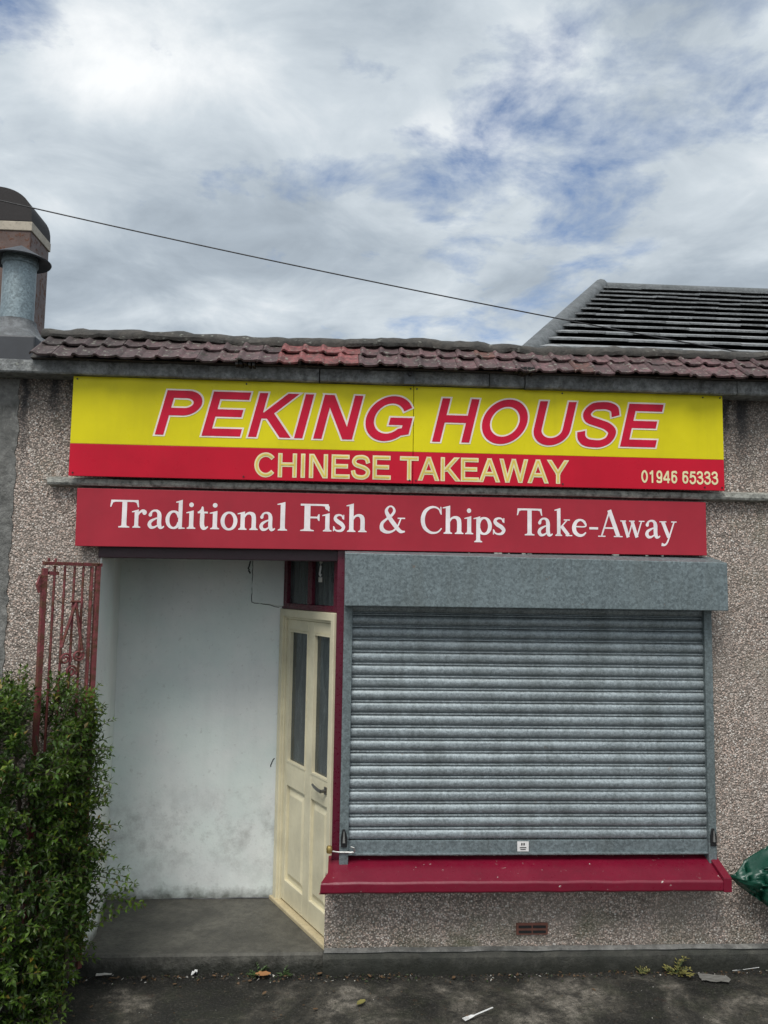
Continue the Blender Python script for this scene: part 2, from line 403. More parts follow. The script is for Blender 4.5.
M_flue = galvanised('flue_metal', (.22, .27, .29), .4, .5, .3, 90)
M_darkmetal = paint('dark_sheet_metal', (.045, .048, .055), .5, .3, 9)
M_hood = paint('sooty_hood', (.013, .009, .009), .7, .3, 9)
M_lead = concrete('lead_flashing', (.17, .18, .19), (.10, .105, .115), dk=.4, scale=6, rough=.6)
M_rust = rusty('rusty_red_gate_paint', (.15, .026, .030), .55)
M_brass = paint('dull_brass', (.55, .40, .14), .35, .3, 20, metal=.8)
M_steel = paint('worn_steel', (.55, .55, .53), .3, .25, 20, metal=.8)
M_darksteel = paint('tarnished_steel', (.16, .16, .155), .35, .3, 20, metal=.7)
M_blackplastic = paint('black_plastic', (.012, .012, .013), .4, .1)
M_tile = tile_mat(); M_leaf = leaf_mat(); M_glass = glass_dark()
M_duct = rusty('brown_duct_cladding', (.075, .040, .030), .3)
M_band = paint('pale_duct_band', (.48, .42, .33), .6, .4)
M_terra = paint('terracotta_vent', (.17, .065, .045), .7, .4, 20)
M_farroof = concrete('grey_roof_tile', (.40, .41, .42), (.28, .29, .30), dk=.3, scale=3, rough=.4)
M_under = paint('roof_underlay', (.018, .018, .018), .9, .1)
M_hip = concrete('grey_hip_tile', (.15, .16, .17), (.09, .10, .105), dk=.4, scale=4, rough=.7)
M_brick = concrete('far_house_render', (.35, .33, .30), (.25, .24, .22), dk=.2)
M_flat = concrete('felt_roof', (.06, .06, .06), (.04, .04, .04))
M_stem = paint('hedge_stem', (.06, .045, .028), .8, .3, 20)
M_greentarp = paint('green_tarpaulin', (.006, .060, .036), .3, .25, 9, grime=(.004, .03, .022), bumpd=.006)
M_whiteplastic = paint('white_plastic', (.78, .78, .76), .35, .15, 20)
M_paper = paint('dirty_paper', (.55, .53, .48), .8, .3, 30)
M_wet = paint('wet_dirty_paper', (.17, .165, .15), .6, .5, 30)
M_blue = paint('blue_wrapper_print', (.03, .16, .50), .3, .1, 30)
M_dryleaf = paint('dry_leaf', (.13, .075, .035), .7, .3, 30)
M_orangeleaf = paint('orange_dry_leaf', (.42, .20, .08), .7, .25, 30)
M_greenleaf = paint('weed_leaf', (.05, .09, .025), .55, .2, 30)
M_yellowleaf = paint('yellowing_weed_leaf', (.22, .20, .06), .6, .2, 30)
M_cable = paint('black_cable', (.02, .02, .022), .6, .1)

# ================================================================ SETTING
g = MB(); N = 60
xs = [-150, -60, -20, -8, -4] + [-3+6.5*i/70 for i in range(71)] + [6, 10, 30, 150]
ys = [-250, -80, -20, -6, -3] + [-1.6+1.9*i/40 for i in range(41)] + [2, 6, 20, 80, 400]
vs = []
for y in ys:
    for x in xs:
        z = 0.0
        if -3 < x < 3.5 and -1.6 < y < .3:
            z = (mnoise.noise(Vector((x*2.2, y*2.2, 0)))*.012+mnoise.noise(Vector((x*9, y*9, 3)))*.004)
        vs.append((x, y, z))
nx = len(xs)
g.add(vs, [(j*nx+i, j*nx+i+1, (j+1)*nx+i+1, (j+1)*nx+i) for j in range(len(ys)-1) for i in range(nx-1)])
tag(g.build('ground', M_ground, smooth=True), 'dark wet mossy concrete forecourt at the foot of the shop', None, kind='structure')

# ================================================================ SHOP
shop = thing('shop_building', 'single-storey pebbledashed takeaway shop with recessed cream door and shuttered window', 'shop')
ZT = 3.16
w1 = MB()
w1.box(-6.5, -1.29, 0, .25, -.3, ZT)               # pier left of the recess
w1.box(-1.29, .0, 0, .25, 2.25, ZT)                # above the recess
w1.box(.0, 7.5, 0, .25, .5, ZT)                    # right of the recess, above sill height
w1.box(-.03, 7.5, 0, .25, .117, .5)                # below the window sill
w1.build('front_wall', M_peb, shop)
w2 = MB()
w2.box(-6.5, -6.3, .25, 3.9, -.3, ZT); w2.box(7.3, 7.5, .25, 3.9, -.3, ZT); w2.box(-6.5, 7.5, 3.9, 4.1, -.3, ZT)
w2.build('outer_wall', M_peb, shop)
rs = MB(); rs.prism([(-2.6, -.1), (-1.775, -.1)]+[(-1.772+rnd.uniform(-.010, .010), -.1+k*.04) for k in range(1, 80)]+[(-1.77, 3.148), (-2.6, 3.148)], -.005, -.001); rs.build('render_band', M_render, shop)
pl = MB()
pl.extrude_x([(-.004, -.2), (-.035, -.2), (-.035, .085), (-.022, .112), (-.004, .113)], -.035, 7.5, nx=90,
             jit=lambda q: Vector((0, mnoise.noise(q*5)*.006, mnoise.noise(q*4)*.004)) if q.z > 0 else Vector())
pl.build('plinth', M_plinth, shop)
# thin drip edge where the dash ends above the plinth
de = MB(); de.extrude_x([(-.001, .114), (-.030, .1145), (-.028, .120), (-.001, .127)], -.03, 7.5, nx=120,
             jit=lambda q: Vector((0, mnoise.noise(q*6)*.006, mnoise.noise(q*7+Vector((3, 0, 0)))*.004)))
de.build('drip_edge', M_render, shop)

# door wall frame of reference: u along the splayed wall, v outwards, z up
A0 = Vector((-.345, .735)); DU = Vector((.4444, -.8958)); DN = Vector((-.8958, -.4444))
def DT(u, v, z): return (A0.x+DU.x*u+DN.x*v, A0.y+DU.y*u+DN.y*v, z)

rw = MB()
rw.box(-1.55, -.345, .735, .95, 0, 2.40)                      # back wall
rw.add([(-1.29, .25, 0), (-1.375, .735, 0), (-1.55, .735, 0), (-1.55, .25, 0), (-1.29, .25, 2.4), (-1.375, .735, 2.4), (-1.55, .735, 2.4), (-1.55, .25, 2.4)],
       [(0, 1, 5, 4), (1, 2, 6, 5), (2, 3, 7, 6), (3, 0, 4, 7), (4, 5, 6, 7)])
rw.build('recess_wall', M_white, shop)
rr = MB(); rr.box(-1.292, -1.286, .001, .25, .1, 2.2); rr.build('recess_reveal', M_white, shop)
ce = MB(); ce.box(-1.55, .0, .06, .95, 2.205, 2.248); ce.build('recess_ceiling', M_lintel, shop)
pa = MB(); pa.prism([(-.538, 2.204), (-.536, 2.1), (-.540, 2.03), (-.534, 1.932), (-.49, 1.920), (-.43, 1.917), (-.38, 1.908), (-.338, 1.902), (-.338, 2.204)], .690, .7349); pa.build('plaster_patch', M_white, shop, bevel=.003)
ck = MB()
def crack(pts, r=.0022):
    q = []
    for (x0, z0), (x1, z1) in zip(pts, pts[1:]):
        for k in range(6):
            t_ = k/6; q.append((x0+(x1-x0)*t_+rnd.uniform(-.003, .003), .7345, z0+(z1-z0)*t_+rnd.uniform(-.003, .003)))
    ck.tube(q, r, 4)
def flush():
    global ck
    ck.build('crack', M_darkmetal, shop); ck = MB()
crack([(-.543, 2.2), (-.545, 2.05), (-.543, 1.925), (-.44, 1.909), (-.35, 1.893)]); flush()
crack([(-1.10, .103), (-.9, .107), (-.7, .104), (-.5, .109), (-.36, .104)], .004); flush()
crack([(-.395, .90), (-.385, .93), (-.37, .955)], .0035); flush()
crack([(-.56, 2.19), (-.572, 2.14), (-.556, 2.10)], .005)
ck.build('crack', M_darkmetal, shop)
li = MB(); li.box(-1.30, .046, -.012, .055, 2.172, 2.2495); li.build('lintel', M_lintel, shop, bevel=.004)
# doorstep slab
st = MB(); st.prism([(-1.31, -.05), (-.034, -.05), (-.034, .1), (-1.31, .1)], .0, .24)
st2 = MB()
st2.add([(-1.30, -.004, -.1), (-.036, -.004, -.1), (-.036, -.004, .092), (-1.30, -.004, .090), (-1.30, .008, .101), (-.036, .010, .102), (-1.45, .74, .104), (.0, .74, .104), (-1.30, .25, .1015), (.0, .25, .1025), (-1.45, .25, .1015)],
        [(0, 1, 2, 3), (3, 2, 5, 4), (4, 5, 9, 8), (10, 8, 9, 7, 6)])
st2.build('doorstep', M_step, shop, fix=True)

# ---- door with frame, transom
dw = MB()   # solid wall behind the door line
dw.box(-.02, .84, -.16, -.10, 0, 2.4, DT); dw.build('door_backing', M_under, shop)
fr = MB()
fr.box(.010, .058, -.07, .022, .103, 1.888, DT)
fr.box(.765, .805, -.07, .030, .103, 1.888, DT)
fr.box(.058, .765, -.07, .022, 1.842, 1.888, DT)
fr.box(.072, .765, -.07, .008, 1.828, 1.842, DT); fr.box(.058, .072, -.07, .008, .115, 1.842, DT)
door_frame = fr.build('door_frame', M_cream, shop, bevel=.003)
th = MB(); th.box(-.02, .80, -.05, .034, .098, .124, DT); th.build('threshold', M_thresh, shop, bevel=.006)
dl = MB(); v0, v1 = -.045, -.004
def bx(u0, u1, z0, z1, va=v0, vb=v1): dl.box(u0, u1, va, vb, z0, z1, DT)
UL = (.125, .395); UR = (.482, .705); Z0, Z1, ZA, ZB, ZC, ZD = .133, 1.826, .255, .815, .955, 1.760
bx(.074, UL[0], Z0, Z1); bx(UL[1], UR[0], Z0, Z1); bx(UR[1], .763, Z0, Z1)
for u0, u1 in (UL, UR):
    bx(u0, u1, Z0, ZA); bx(u0, u1, ZB, ZC); bx(u0, u1, ZD, Z1)
door = dl.build('door', M_cream, shop, bevel=.004)
door['label'] = 'cream panelled door with two tall dark glass panes'
for u0, u1 in (UL, UR):
    q = MB(); q.box(u0-.004, u1+.004, -.030, -.022, ZC-.004, ZD+.004, DT); q.build('glass_pane', M_glass, door)
    q = MB()
    q.box(u0, u1, -.040, -.022, ZA, ZB, DT)
    p0 = [(u0+.022, ZA+.022), (u1-.022, ZA+.022), (u1-.022, ZB-.022), (u0+.022, ZB-.022)]
    p1 = [(u0+.045, ZA+.05), (u1-.045, ZA+.05), (u1-.045, ZB-.05), (u0+.045, ZB-.05)]
    q.add([DT(u, -.0219, z) for u, z in p0]+[DT(u, -.009, z) for u, z in p1], [(0, 1, 5, 4), (1, 2, 6, 5), (2, 3, 7, 6), (3, 0, 4, 7), (4, 5, 6, 7)])
    q.build('raised_panel', M_cream, door)
    q = MB()   # beads round the glass
    for a_ in (ZC, ZD-.012): q.box(u0, u1, -.022, -.001, a_, a_+.012, DT)
    q.box(u0, u0+.01, -.022, -.0015, ZC+.012, ZD-.012, DT); q.box(u1-.01, u1, -.022, -.0015, ZC+.012, ZD-.012, DT)
    q.build('glazing_bead', M_cream, door)
h = MB(); h.box(.672, .694, -.003, .004, .885, .925, DT)
h.tube([DT(.683, -.002, .905), DT(.683, .03, .905)], .009, 10)
h.tube([DT(.687, .030, .905), DT(.65, .034, .907), DT(.60, .032, .913), DT(.57, .028, .918)], [.010, .009, .008, .006], 10)
h.build('door_handle', M_darksteel, door, smooth=True)
tf = MB()
tf.box(.012, .085, -.07, .012, 1.890, 2.205, DT); tf.box(.40, .455, -.07, .010, 1.925, 2.205, DT)
tf.box(.765, .812, -.07, .016, 1.890, 2.205, DT); tf.box(.085, .765, -.07, .012, 1.890, 1.924, DT)
tr = tf.build('transom_window', M_maroon, shop, bevel=.003)
for u0, u1 in ((.085, .40), (.455, .765)):
    q = MB(); q.box(u0-.003, u1+.003, -.022, -.014, 1.922, 2.204, DT); q.build('pane', M_glass, tr)
po = MB(); po.box(.0, .0445, -.035, .06, .56, 2.2355); po.build('door_post', M_maroon, shop, bevel=.003)

# ---- window sill
sl = MB(); sg = []
XL, XR = -.055, 2.055
prof = [(.02, .47), (-.19, .472), (-.204, .482), (-.204, .524), (-.196, .532), (.0, .597), (.02, .597)]
nseg = 60; n = len(prof); vs = []
for i in range(nseg+1):
    x = XL+(XR-XL)*i/nseg
    for (y, z) in prof:
        xx = x
        if i == 0: xx = x + (.10 if y > -.02 else .0)
        if i == 0 and (z > .53 and y < -.1): xx = x+.01
        j = mnoise.noise(Vector((x*8, y*8, z*8)))*.0022
        vs.append((xx, y+j if y < -.1 else y, z+j))
fs = [(i*n+k, i*n+(k+1) % n, (i+1)*n+(k+1) % n, (i+1)*n+k) for i in range(nseg) for k in range(n)]
fs += [tuple(range(n))[::-1], tuple(nseg*n+k for k in range(n))]
sl.add(vs, fs)
sl.box(XR, 2.100, -.205, .02, .471, .545); sl.box(XR, 2.11, -.03, .02, .545, .606)
sl.add([(XR, -.205, .545), (2.1, -.205, .545), (XR, -.03, .606), (2.1, -.03, .606), (XR, -.03, .545), (2.1, -.03, .545)], [(0, 1, 3, 2), (0, 2, 4), (1, 5, 3)])
sl.build('window_sill', M_sill, shop, bevel=.004)

# ---- roller shutter: curtain is the part, the rest its sub-parts
cu = MB(); prof = []; PITCH = .0668; zb = .692; ns = 19
for i in range(ns):
    z0 = zb+i*PITCH
    for k in range(9):
        t_ = k/8; zz = z0+.004+t_*.046
        prof.append((-.037-.0095*math.sin(math.pi*t_)**.55, zz))
    prof.append((-.022, z0+.0505)); prof.append((-.022, z0+.0515)); 
    for k in range(4):
        t_ = k/3; prof.append((-.034-.0065*math.sin(math.pi*t_)**.8, z0+.0525+t_*.0115))
    prof.append((-.022, z0+.0650)); prof.append((-.022, z0+PITCH+.0025))
cu.extrude_x(prof, .078, 2.060, close=False, nx=24, jit=lambda q: Vector((0, mnoise.noise(Vector((q.x*3, 0, round((q.z-zb)/PITCH)*3.7)))*.0022, mnoise.noise(Vector((q.x*1.2, 5, q.z*2)))*.0012)))
shut = cu.build('roller_shutter', M_galv, shop, smooth=True, angle=50, fix=False)
shut['label'] = 'closed grey ribbed roller shutter over the window'
bb = MB(); bb.box(.078, 2.058, -.048, -.028, .626, .690); bb.box(.078, 2.058, -.060, -.028, .618, .628)
bb.build('bottom_bar', M_galvbox, shut, bevel=.002)
for x0, x1 in ((.040, .088), (2.045, 2.089)):
    q = MB(); q.prism([(x0, .556), (x1, .556), (x1, 1.965), (x0, 1.965)], -.068, -.002)
    q.build('guide_rail', M_rail, shut, bevel=.003)
bxm = MB()
bxm.add([(.040, -.2, 1.934), (2.120, -.2, 1.936), (2.120, -.2, 2.196), (.038, -.2, 2.214), (.04, 0, 1.934), (2.12, 0, 1.936), (2.12, 0, 2.236), (.038, 0, 2.236)],
        [(0, 1, 2, 3), (3, 2, 6, 7), (0, 3, 7, 4), (1, 5, 6, 2), (4, 5, 1, 0)])
bxm.build('shutter_box', M_galvbox, shut, bevel=.004)
for lx in (.064, 2.067):
    q = MB()
    q.prism([(lx-.016, .665), (lx+.016, .665), (lx+.018, .715), (lx+.004, .758), (lx-.008, .758), (lx-.018, .715)], -.079, -.069)
    lk = q.build('shutter_lock', M_blackplastic, shut, bevel=.003)
    q = MB(); q.prism([(lx-.007, .69), (lx+.006, .69), (lx+.001, .748), (lx-.003, .748)], -.087, -.080); q.build('lock_face', M_steel, lk)
hs = MB(); hs.tube([(.04, -.075, .640), (.115, -.078, .640), (.122, -.082, .650), (.118, -.082, .664), (.10, -.078, .668)], .004, 8)
hs.tube([(.04, -.075, .640), (-.01, -.07, .645), (-.02, -.065, .655)], .004, 8)
hs.build('hasp', M_steel, shut, smooth=True)
hk = MB(); hk.lathe(-.012, -.075, [(0, .636), (.014, .637), (.016, .645), (.016, .664), (.012, .672), (0, .673)], 12); hk.build('padlock', M_brass, shut, smooth=True)
sk = MB(); sk.box(.996, 1.058, -.0500, -.0488, .633, .685); stk = sk.build('sticker', M_whiteplastic, shut)
sm_ = MB()
for (x_, z_, w_, h_) in ((1.017, .664, .007, .013), (1.029, .664, .007, .013), (1.009, .650, .036, .005), (1.012, .641, .030, .004)):
    sm_.box(x_, x_+w_, -.0508, -.0502, z_, z_+h_)
sm_.build('sticker_print', M_blackplastic, stk)

# ---- air vent
av = MB(); av.box(1.000, 1.172, -.010, -.001, .186, .247)
vent = av.build('air_vent', M_terra, shop, bevel=.002)
sv = MB()
for i in range(2):
    for j in range(2): sv.box(1.012+i*.078, 1.082+i*.078, -.0125, -.0101, .196+j*.026, .209+j*.026)
sv.build('slot', M_under, vent)

# ---- ledge between the signs, coping
lg = MB(); lg.extrude_x([(0, 2.555), (-.055, 2.560), (-.062, 2.572), (-.060, 2.594), (0, 2.612)], -1.575, 7.5, nx=140,
       jit=lambda q: Vector((0, mnoise.noise(q*7)*.006, mnoise.noise(q*5)*.004)) if q.y < -.01 else Vector())
lg.build('ledge', M_ledge, shop)
cp = MB(); x = -6.5; joints = [-6.5, -4.4, -3.1, -1.92, -.12, .82, 1.02, 2.23, 3.6, 5.2, 7.5]
for i, (x0, x1) in enumerate(zip(joints, joints[1:])):
    dz = rnd.uniform(-.004, .004); dy = rnd.uniform(-.004, .004)
    cp.extrude_x([(0, 3.152+dz), (-.135+dy, 3.150+dz), (-.142+dy, 3.158+dz), (-.140+dy, 3.222), (-.11, 3.232), (0, 3.234)], x0+.003, x1-.003, nx=max(4, int((x1-x0)*14)),
        jit=lambda q: Vector((0, mnoise.noise(q*9)*.007, mnoise.noise(q*8)*.005)) if q.y < -.01 else Vector())
cp.build('coping', M_coping, shop)
# ---- flat roof behind
fl = MB(); fl.box(-6.5, 7.5, .16, 4.1, 3.17, 3.26); fl.build('flat_roof', M_flat, shop)
# ---- tiled verge
PT = R(38); E0 = Vector((0, -.195, 3.232)); US = Vector((0, math.cos(PT), math.sin(PT))); UN = Vector((0, -math.sin(PT), math.cos(PT)))
tl = MB(); TW = .108; EXP = .150
base = MB()
for row in range(2):
    i = 0; x = -1.64
    while x < 7.4:
        redder = -.355 < x < .04
        shade_ = rnd.uniform(.7, 1.25)
        if redder: shade_ = rnd.uniform(.9, 1.15); cc = (.27*shade_, .080*shade_, .078*shade_)
        else:
            warm = min(1, max(0, (x+1.9)/1.8)) ; warm = warm*(.65+.35*rnd.random())
            cc = (.075+.085*warm, .058+.022*warm, .058+.026*warm); cc = tuple(v_*shade_ for v_ in cc)
            if x > -.8 and rnd.random() < .04: cc = (.17*shade_, .075*shade_, .06*shade_)
        tl.cur = cc
        jig = rnd.uniform(-.010, .010); off = (row % 2)*.012+rnd.uniform(-.004, .004); tiltz = rnd.uniform(-.005, .006); sl_ = rnd.uniform(-.006, .006)
        # cross-section across the tile: flat pan rising into a roll at its left edge
        sec = [(0, .006), (.008, .015), (.018, .017), (.028, .011), (.038, .004), (.080, .001), (TW+.004, .006)]
        vs = []
        for s_ in (0, 1):
            for top in (1, 0):
                for (u, hh) in sec:
                    along = row*EXP-.03+s_*(EXP+.045)+jig*(1-s_)+ (sl_*u/TW if s_ == 0 else 0) + (-.010*(1-abs(u-.02)/.1) if (s_ == 0 and u < .05) else 0)
                    lift = hh + .018*(1-s_) + tiltz + (0.0 if top else -.011)
                    p_ = E0 + US*along + UN*lift; p_.x = x+u+off
                    vs.append(p_)
        k = len(sec); fs = []
        for u in range(k-1):
            fs.append((u, u+1, 2*k+u+1, 2*k+u)); fs.append((k+u, u+k+1, 3*k+u+1, 3*k+u)); fs.append((u, k+u, k+u+1, u+1))
        fs.append((0, 2*k, 3*k, k)); fs.append((k-1, 2*k-1, 4*k-1, 3*k-1))
        tl.add(vs, fs)
        x += TW; i += 1
tl.build('roof_tiles', M_tile, shop)
bs = MB(); bs.extrude_x([(-.17, 3.228), (.06, 3.41), (.06, 3.22), (-.11, 3.22)], -1.66, 7.4); bs.build('roof_bed', M_mortar, shop)
rd = MB()
pr = [(.040+.085*math.cos(t_), 3.402+.046*math.sin(t_)) for t_ in [math.pi*(1.12-1.25*k/10) for k in range(11)]]
rd.extrude_x(pr, -1.66, 7.4, nx=260, jit=lambda q: Vector((0, mnoise.noise(q*6)*.010, mnoise.noise(Vector((q.x*1.3, 0, 0)))*.020+mnoise.noise(q*12)*.012+mnoise.noise(q*30)*.005)))
rd.build('roof_ridge', M_mortar, shop, smooth=True)
# small black stubs and a cable clip on the coping
br = MB()
br.box(.345, .405, -.150, -.138, 3.150, 3.205); br.build('cable_clip', M_lead, shop)
br = MB(); br.tube([(.375, -.150, 3.203), (.375, -.175, 3.203)], .012, 10); br.build('cable_clip_stud', M_blackplastic, shop)
for cx_ in (-.52, 1.0):
    q = MB(); z0 = 3.225
    for k in range(5):
        q.box(cx_-.05+k*.022+rnd.uniform(-.004, .004), cx_-.034+k*.022, -.215-rnd.uniform(0, .01), -.15, z0-.012+rnd.uniform(-.01, .01), z0+.02)
    q.build('broken_tile_gap', M_under, shop)

# ---- flue with cowl and boxed base
FX, FY = -1.955, .35
q = MB(); q.lathe(FX, FY, [(.094, 3.44), (.094, 3.93), (.103, 3.935), (.103, 3.965), (.098, 3.97), (.098, 4.0)], 40)
flue = q.build('flue_pipe', M_flue, shop, smooth=True)
q = MB(); q.lathe(FX, FY, [(.10, 3.985), (.172, 3.955), (.176, 3.962), (.0, 4.065)], 40); q.build('flue_cap', M_darkmetal, flue, smooth=True)
q = MB(); q.lathe(FX, FY, [(.112, 3.585), (.112, 3.565), (.135, 3.52), (.205, 3.442), (.20, 3.432)], 40); q.build('flashing_collar', M_lead, flue, smooth=True, angle=60)
q = MB(); q.box(-2.5, -1.745, .10, .62, 3.20, 3.43); q.build('flue_base', M_darkmetal, flue, bevel=.01)
q = MB(); q.tube([(-2.6, .22, 3.61), (-2.06, .24, 3.60)], .008, 6); q.build('stay_rod', M_darkmetal, flue)

# ---- tall barrel-topped duct on the flat roof
q = MB(); q.box(-3.66, -2.965, 3.0, 3.47, 3.26, 5.38); duct = q.build('extractor_duct', M_duct, shop, bevel=.01)
q = MB(); q.box(-3.672, -2.953, 2.988, 3.482, 5.335, 5.425); q.build('duct_band', M_band, duct, bevel=.006)
q = MB(); cxm = -3.3125; hw = .352; poly = []
for k in range(25):
    t_ = math.pi*k/24; poly.append((cxm+hw*math.cos(t_), 5.43+.33*math.sin(t_)**.75))
q.prism(poly, 2.99, 3.48); q.build('duct_hood', M_hood, duct, smooth=True, angle=35)

# ================================================================ SIGNS: lettering engine
def arc(cx_, cy_, rx, ry, a0, a1, n=14):
    return [(cx_+rx*math.cos(R(a0+(a1-a0)*k/n)), cy_+ry*math.sin(R(a0+(a1-a0)*k/n))) for k in range(n+1)]
def ribbon(pts, wd, ext=0.0):
    """quad strip polygon(s) round a centre line; wd is one width or a list"""
    P = [Vector(p) for p in pts]
    if not isinstance(wd, list):
        P = [p for i, p in enumerate(P) if i == 0 or (p-P[i-1]).length > 1e-4]
    m = len(P); ring = (P[0]-P[-1]).length < 1e-4
    W = wd if isinstance(wd, list) else [wd]*m
    if len(W) != m:
        W = [W[0]+(0) if len(W) == 1 else W[min(int(i/(m-1)*(len(W)-1)), len(W)-2)]*(1-(i/(m-1)*(len(W)-1)-min(int(i/(m-1)*(len(W)-1)), len(W)-2)))+W[min(int(i/(m-1)*(len(W)-1)), len(W)-2)+1]*((i/(m-1)*(len(W)-1))-min(int(i/(m-1)*(len(W)-1)), len(W)-2)) for i in range(m)]
    if ext and not ring:
        P[0] = P[0]+(P[0]-P[1]).normalized()*ext; P[-1] = P[-1]+(P[-1]-P[-2]).normalized()*ext
    L, Rr = [], []
    for i in range(m):
        a_ = (P[i]-P[i-1]).normalized() if i else ((P[0]-P[-2]).normalized() if ring else (P[1]-P[0]).normalized())
        b_ = (P[i+1]-P[i]).normalized() if i < m-1 else ((P[1]-P[0]).normalized() if ring else a_)
        n1 = Vector((-a_.y, a_.x)); n2 = Vector((-b_.y, b_.x)); nn = (n1+n2)
        nn = nn.normalized() if nn.length > 1e-6 else n1
        k = 1/max(.45, nn.dot(n1)); hw_ = W[i]/2+ext
        L.append(P[i]+nn*hw_*k); Rr.append(P[i]-nn*hw_*k)
    return L, Rr
def catmull(pts, n=7):
    P = [Vector(p) for p in pts]; P = [P[0]*2-P[1]]+P+[P[-1]*2-P[-2]]; o = []
    for i in range(1, len(P)-2):
        for k in range(n):
            t_ = k/n; p0, p1, p2, p3 = P[i-1:i+3]
            o.append(tuple(.5*((2*p1)+(p2-p0)*t_+(2*p0-5*p1+4*p2-p3)*t_**2+(3*p1-p0-3*p2+p3)*t_**3)))
    o.append(tuple(P[-2])); return o

HW = .168                                # sans stroke weight, cap height 1
def sans(ch, wt=HW):
    h = wt/2; S = []
    l = .11+h
    if ch == 'P': S = [[(l, 0), (l, 1)], [(l, 1-h), (.52, 1-h)]+arc(.54, .72, .245, .28-h, 90, -90)+[(.52, .44+h), (l, .44+h)]]; a_ = .93
    elif ch == 'E': S = [[(l, 0), (l, 1)], [(l, 1-h), (.86, 1-h)], [(l, .52), (.80, .52)], [(l, h), (.88, h)]]; a_ = .93
    elif ch == 'K': S = [[(l, 0), (l, 1)], [(l+.09, .42), (.80, 1.0)], [(.38, .56), (.86, 0.0)]]; a_ = .93
    elif ch == 'I': S = [[(.194, 0), (.194, 1)]]; a_ = .388
    elif ch == 'N': S = [[(l, 0), (l, 1)], [(1.008-l, 0), (1.008-l, 1)], [(l-h+.100, 1), (1.008-l+h-.100, 0)]]; a_ = 1.008
    elif ch == 'H': S = [[(l, 0), (l, 1)], [(1.008-l, 0), (1.008-l, 1)], [(l, .53), (1.008-l, .53)]]; a_ = 1.008
    elif ch == 'O': S = [arc(.543, .5, .48-h, .515-h, 90, 450, 44)]; a_ = 1.086
    elif ch == 'G': S = [arc(.54, .5, .475-h, .515-h, 30, 315, 34)+[(.93, .22), (.93, .44)], [(.56, .44), (.93+h, .44)]]; a_ = 1.086
    elif ch == 'C': S = [arc(.54, .5, .475-h, .515-h, 42, 318, 34)]; a_ = 1.008
    elif ch == 'U': S = [[(l, 1), (l, .36)]+arc(.504, .36, .504-l, .375-h, 180, 360, 22)+[(1.008-l, 1)]]; a_ = 1.008
    elif ch == 'S': S = [catmull([(.80, .70), (.74, .86), (.60, .945-h*.2), (.45, .95-h*.2), (.27, .90), (.17, .75), (.24, .61), (.46, .53), (.66, .46), (.80, .33), (.76, .15), (.62, .06), (.46, .05), (.28, .08), (.17, .18), (.13, .32)], 5)]; a_ = .93
    elif ch == 'T': S = [[(.427, 0), (.427, 1-h)], [(.03, 1-h), (.824, 1-h)]]; a_ = .853
    elif ch == 'A': S = [[(.085, 0), (.465, 1)], [(.845, 0), (.465, 1)], [(.24, .33), (.69, .33)]]; a_ = .93
    elif ch == 'W': S = [[(.10, 1), (.36, 0)], [(.36, 0), (.66, 1)], [(.66, 1), (.96, 0)], [(.96, 0), (1.22, 1)]]; a_ = 1.318
    elif ch == 'Y': S = [[(.08, 1), (.465, .42)], [(.85, 1), (.465, .42)], [(.465, 0), (.465, .46)]]; a_ = .93
    elif ch == '0': S = [arc(.388, .5, .34-h, .51-h, 90, 450, 36)]; a_ = .776
    elif ch == '1': S = [[(.43, 0), (.43, 1)], [(.43, .90), (.16, .72)]]; a_ = .776
    elif ch == '9': S = [arc(.385, .66, .31-h, .35-h, 0, 360, 28), catmull([(.695-h, .66), (.67-h, .36), (.56, .12), (.38, h*.9), (.20, .10), (.13, .22)], 6)]; a_ = .776
    elif ch == '6': S = [arc(.392, .34, .31-h, .35-h, 0, 360, 28), catmull([(.082+h, .34), (.10+h, .64), (.21, .88), (.40, 1-h*.9), (.57, .92), (.64, .79)], 6)]; a_ = .776
    elif ch == '4': S = [[(.53, 0), (.53, 1)], [(.50, .97), (.07, .32)], [(.04, .295), (.73, .295)]]; a_ = .776
    elif ch == '5': S = [[(.68, 1-h), (.26, 1-h)], [(.25, 1), (.16, .47)], catmull([(.14, .50), (.27, .60), (.42, .62), (.60, .54), (.66, .34), (.58, .13), (.38, .04), (.20, .10), (.10, .27)], 5)]; a_ = .776
    elif ch == '3': S = [catmull([(.12, .75), (.20, .90), (.38, .955), (.56, .89), (.61, .75), (.55, .60), (.34, .535), (.52, .50), (.65, .38), (.65, .22), (.55, .09), (.38, .035), (.19, .10), (.09, .27)], 4)]; a_ = .776
    else: a_ = .388
    return [(s, wt) for s in S], a_

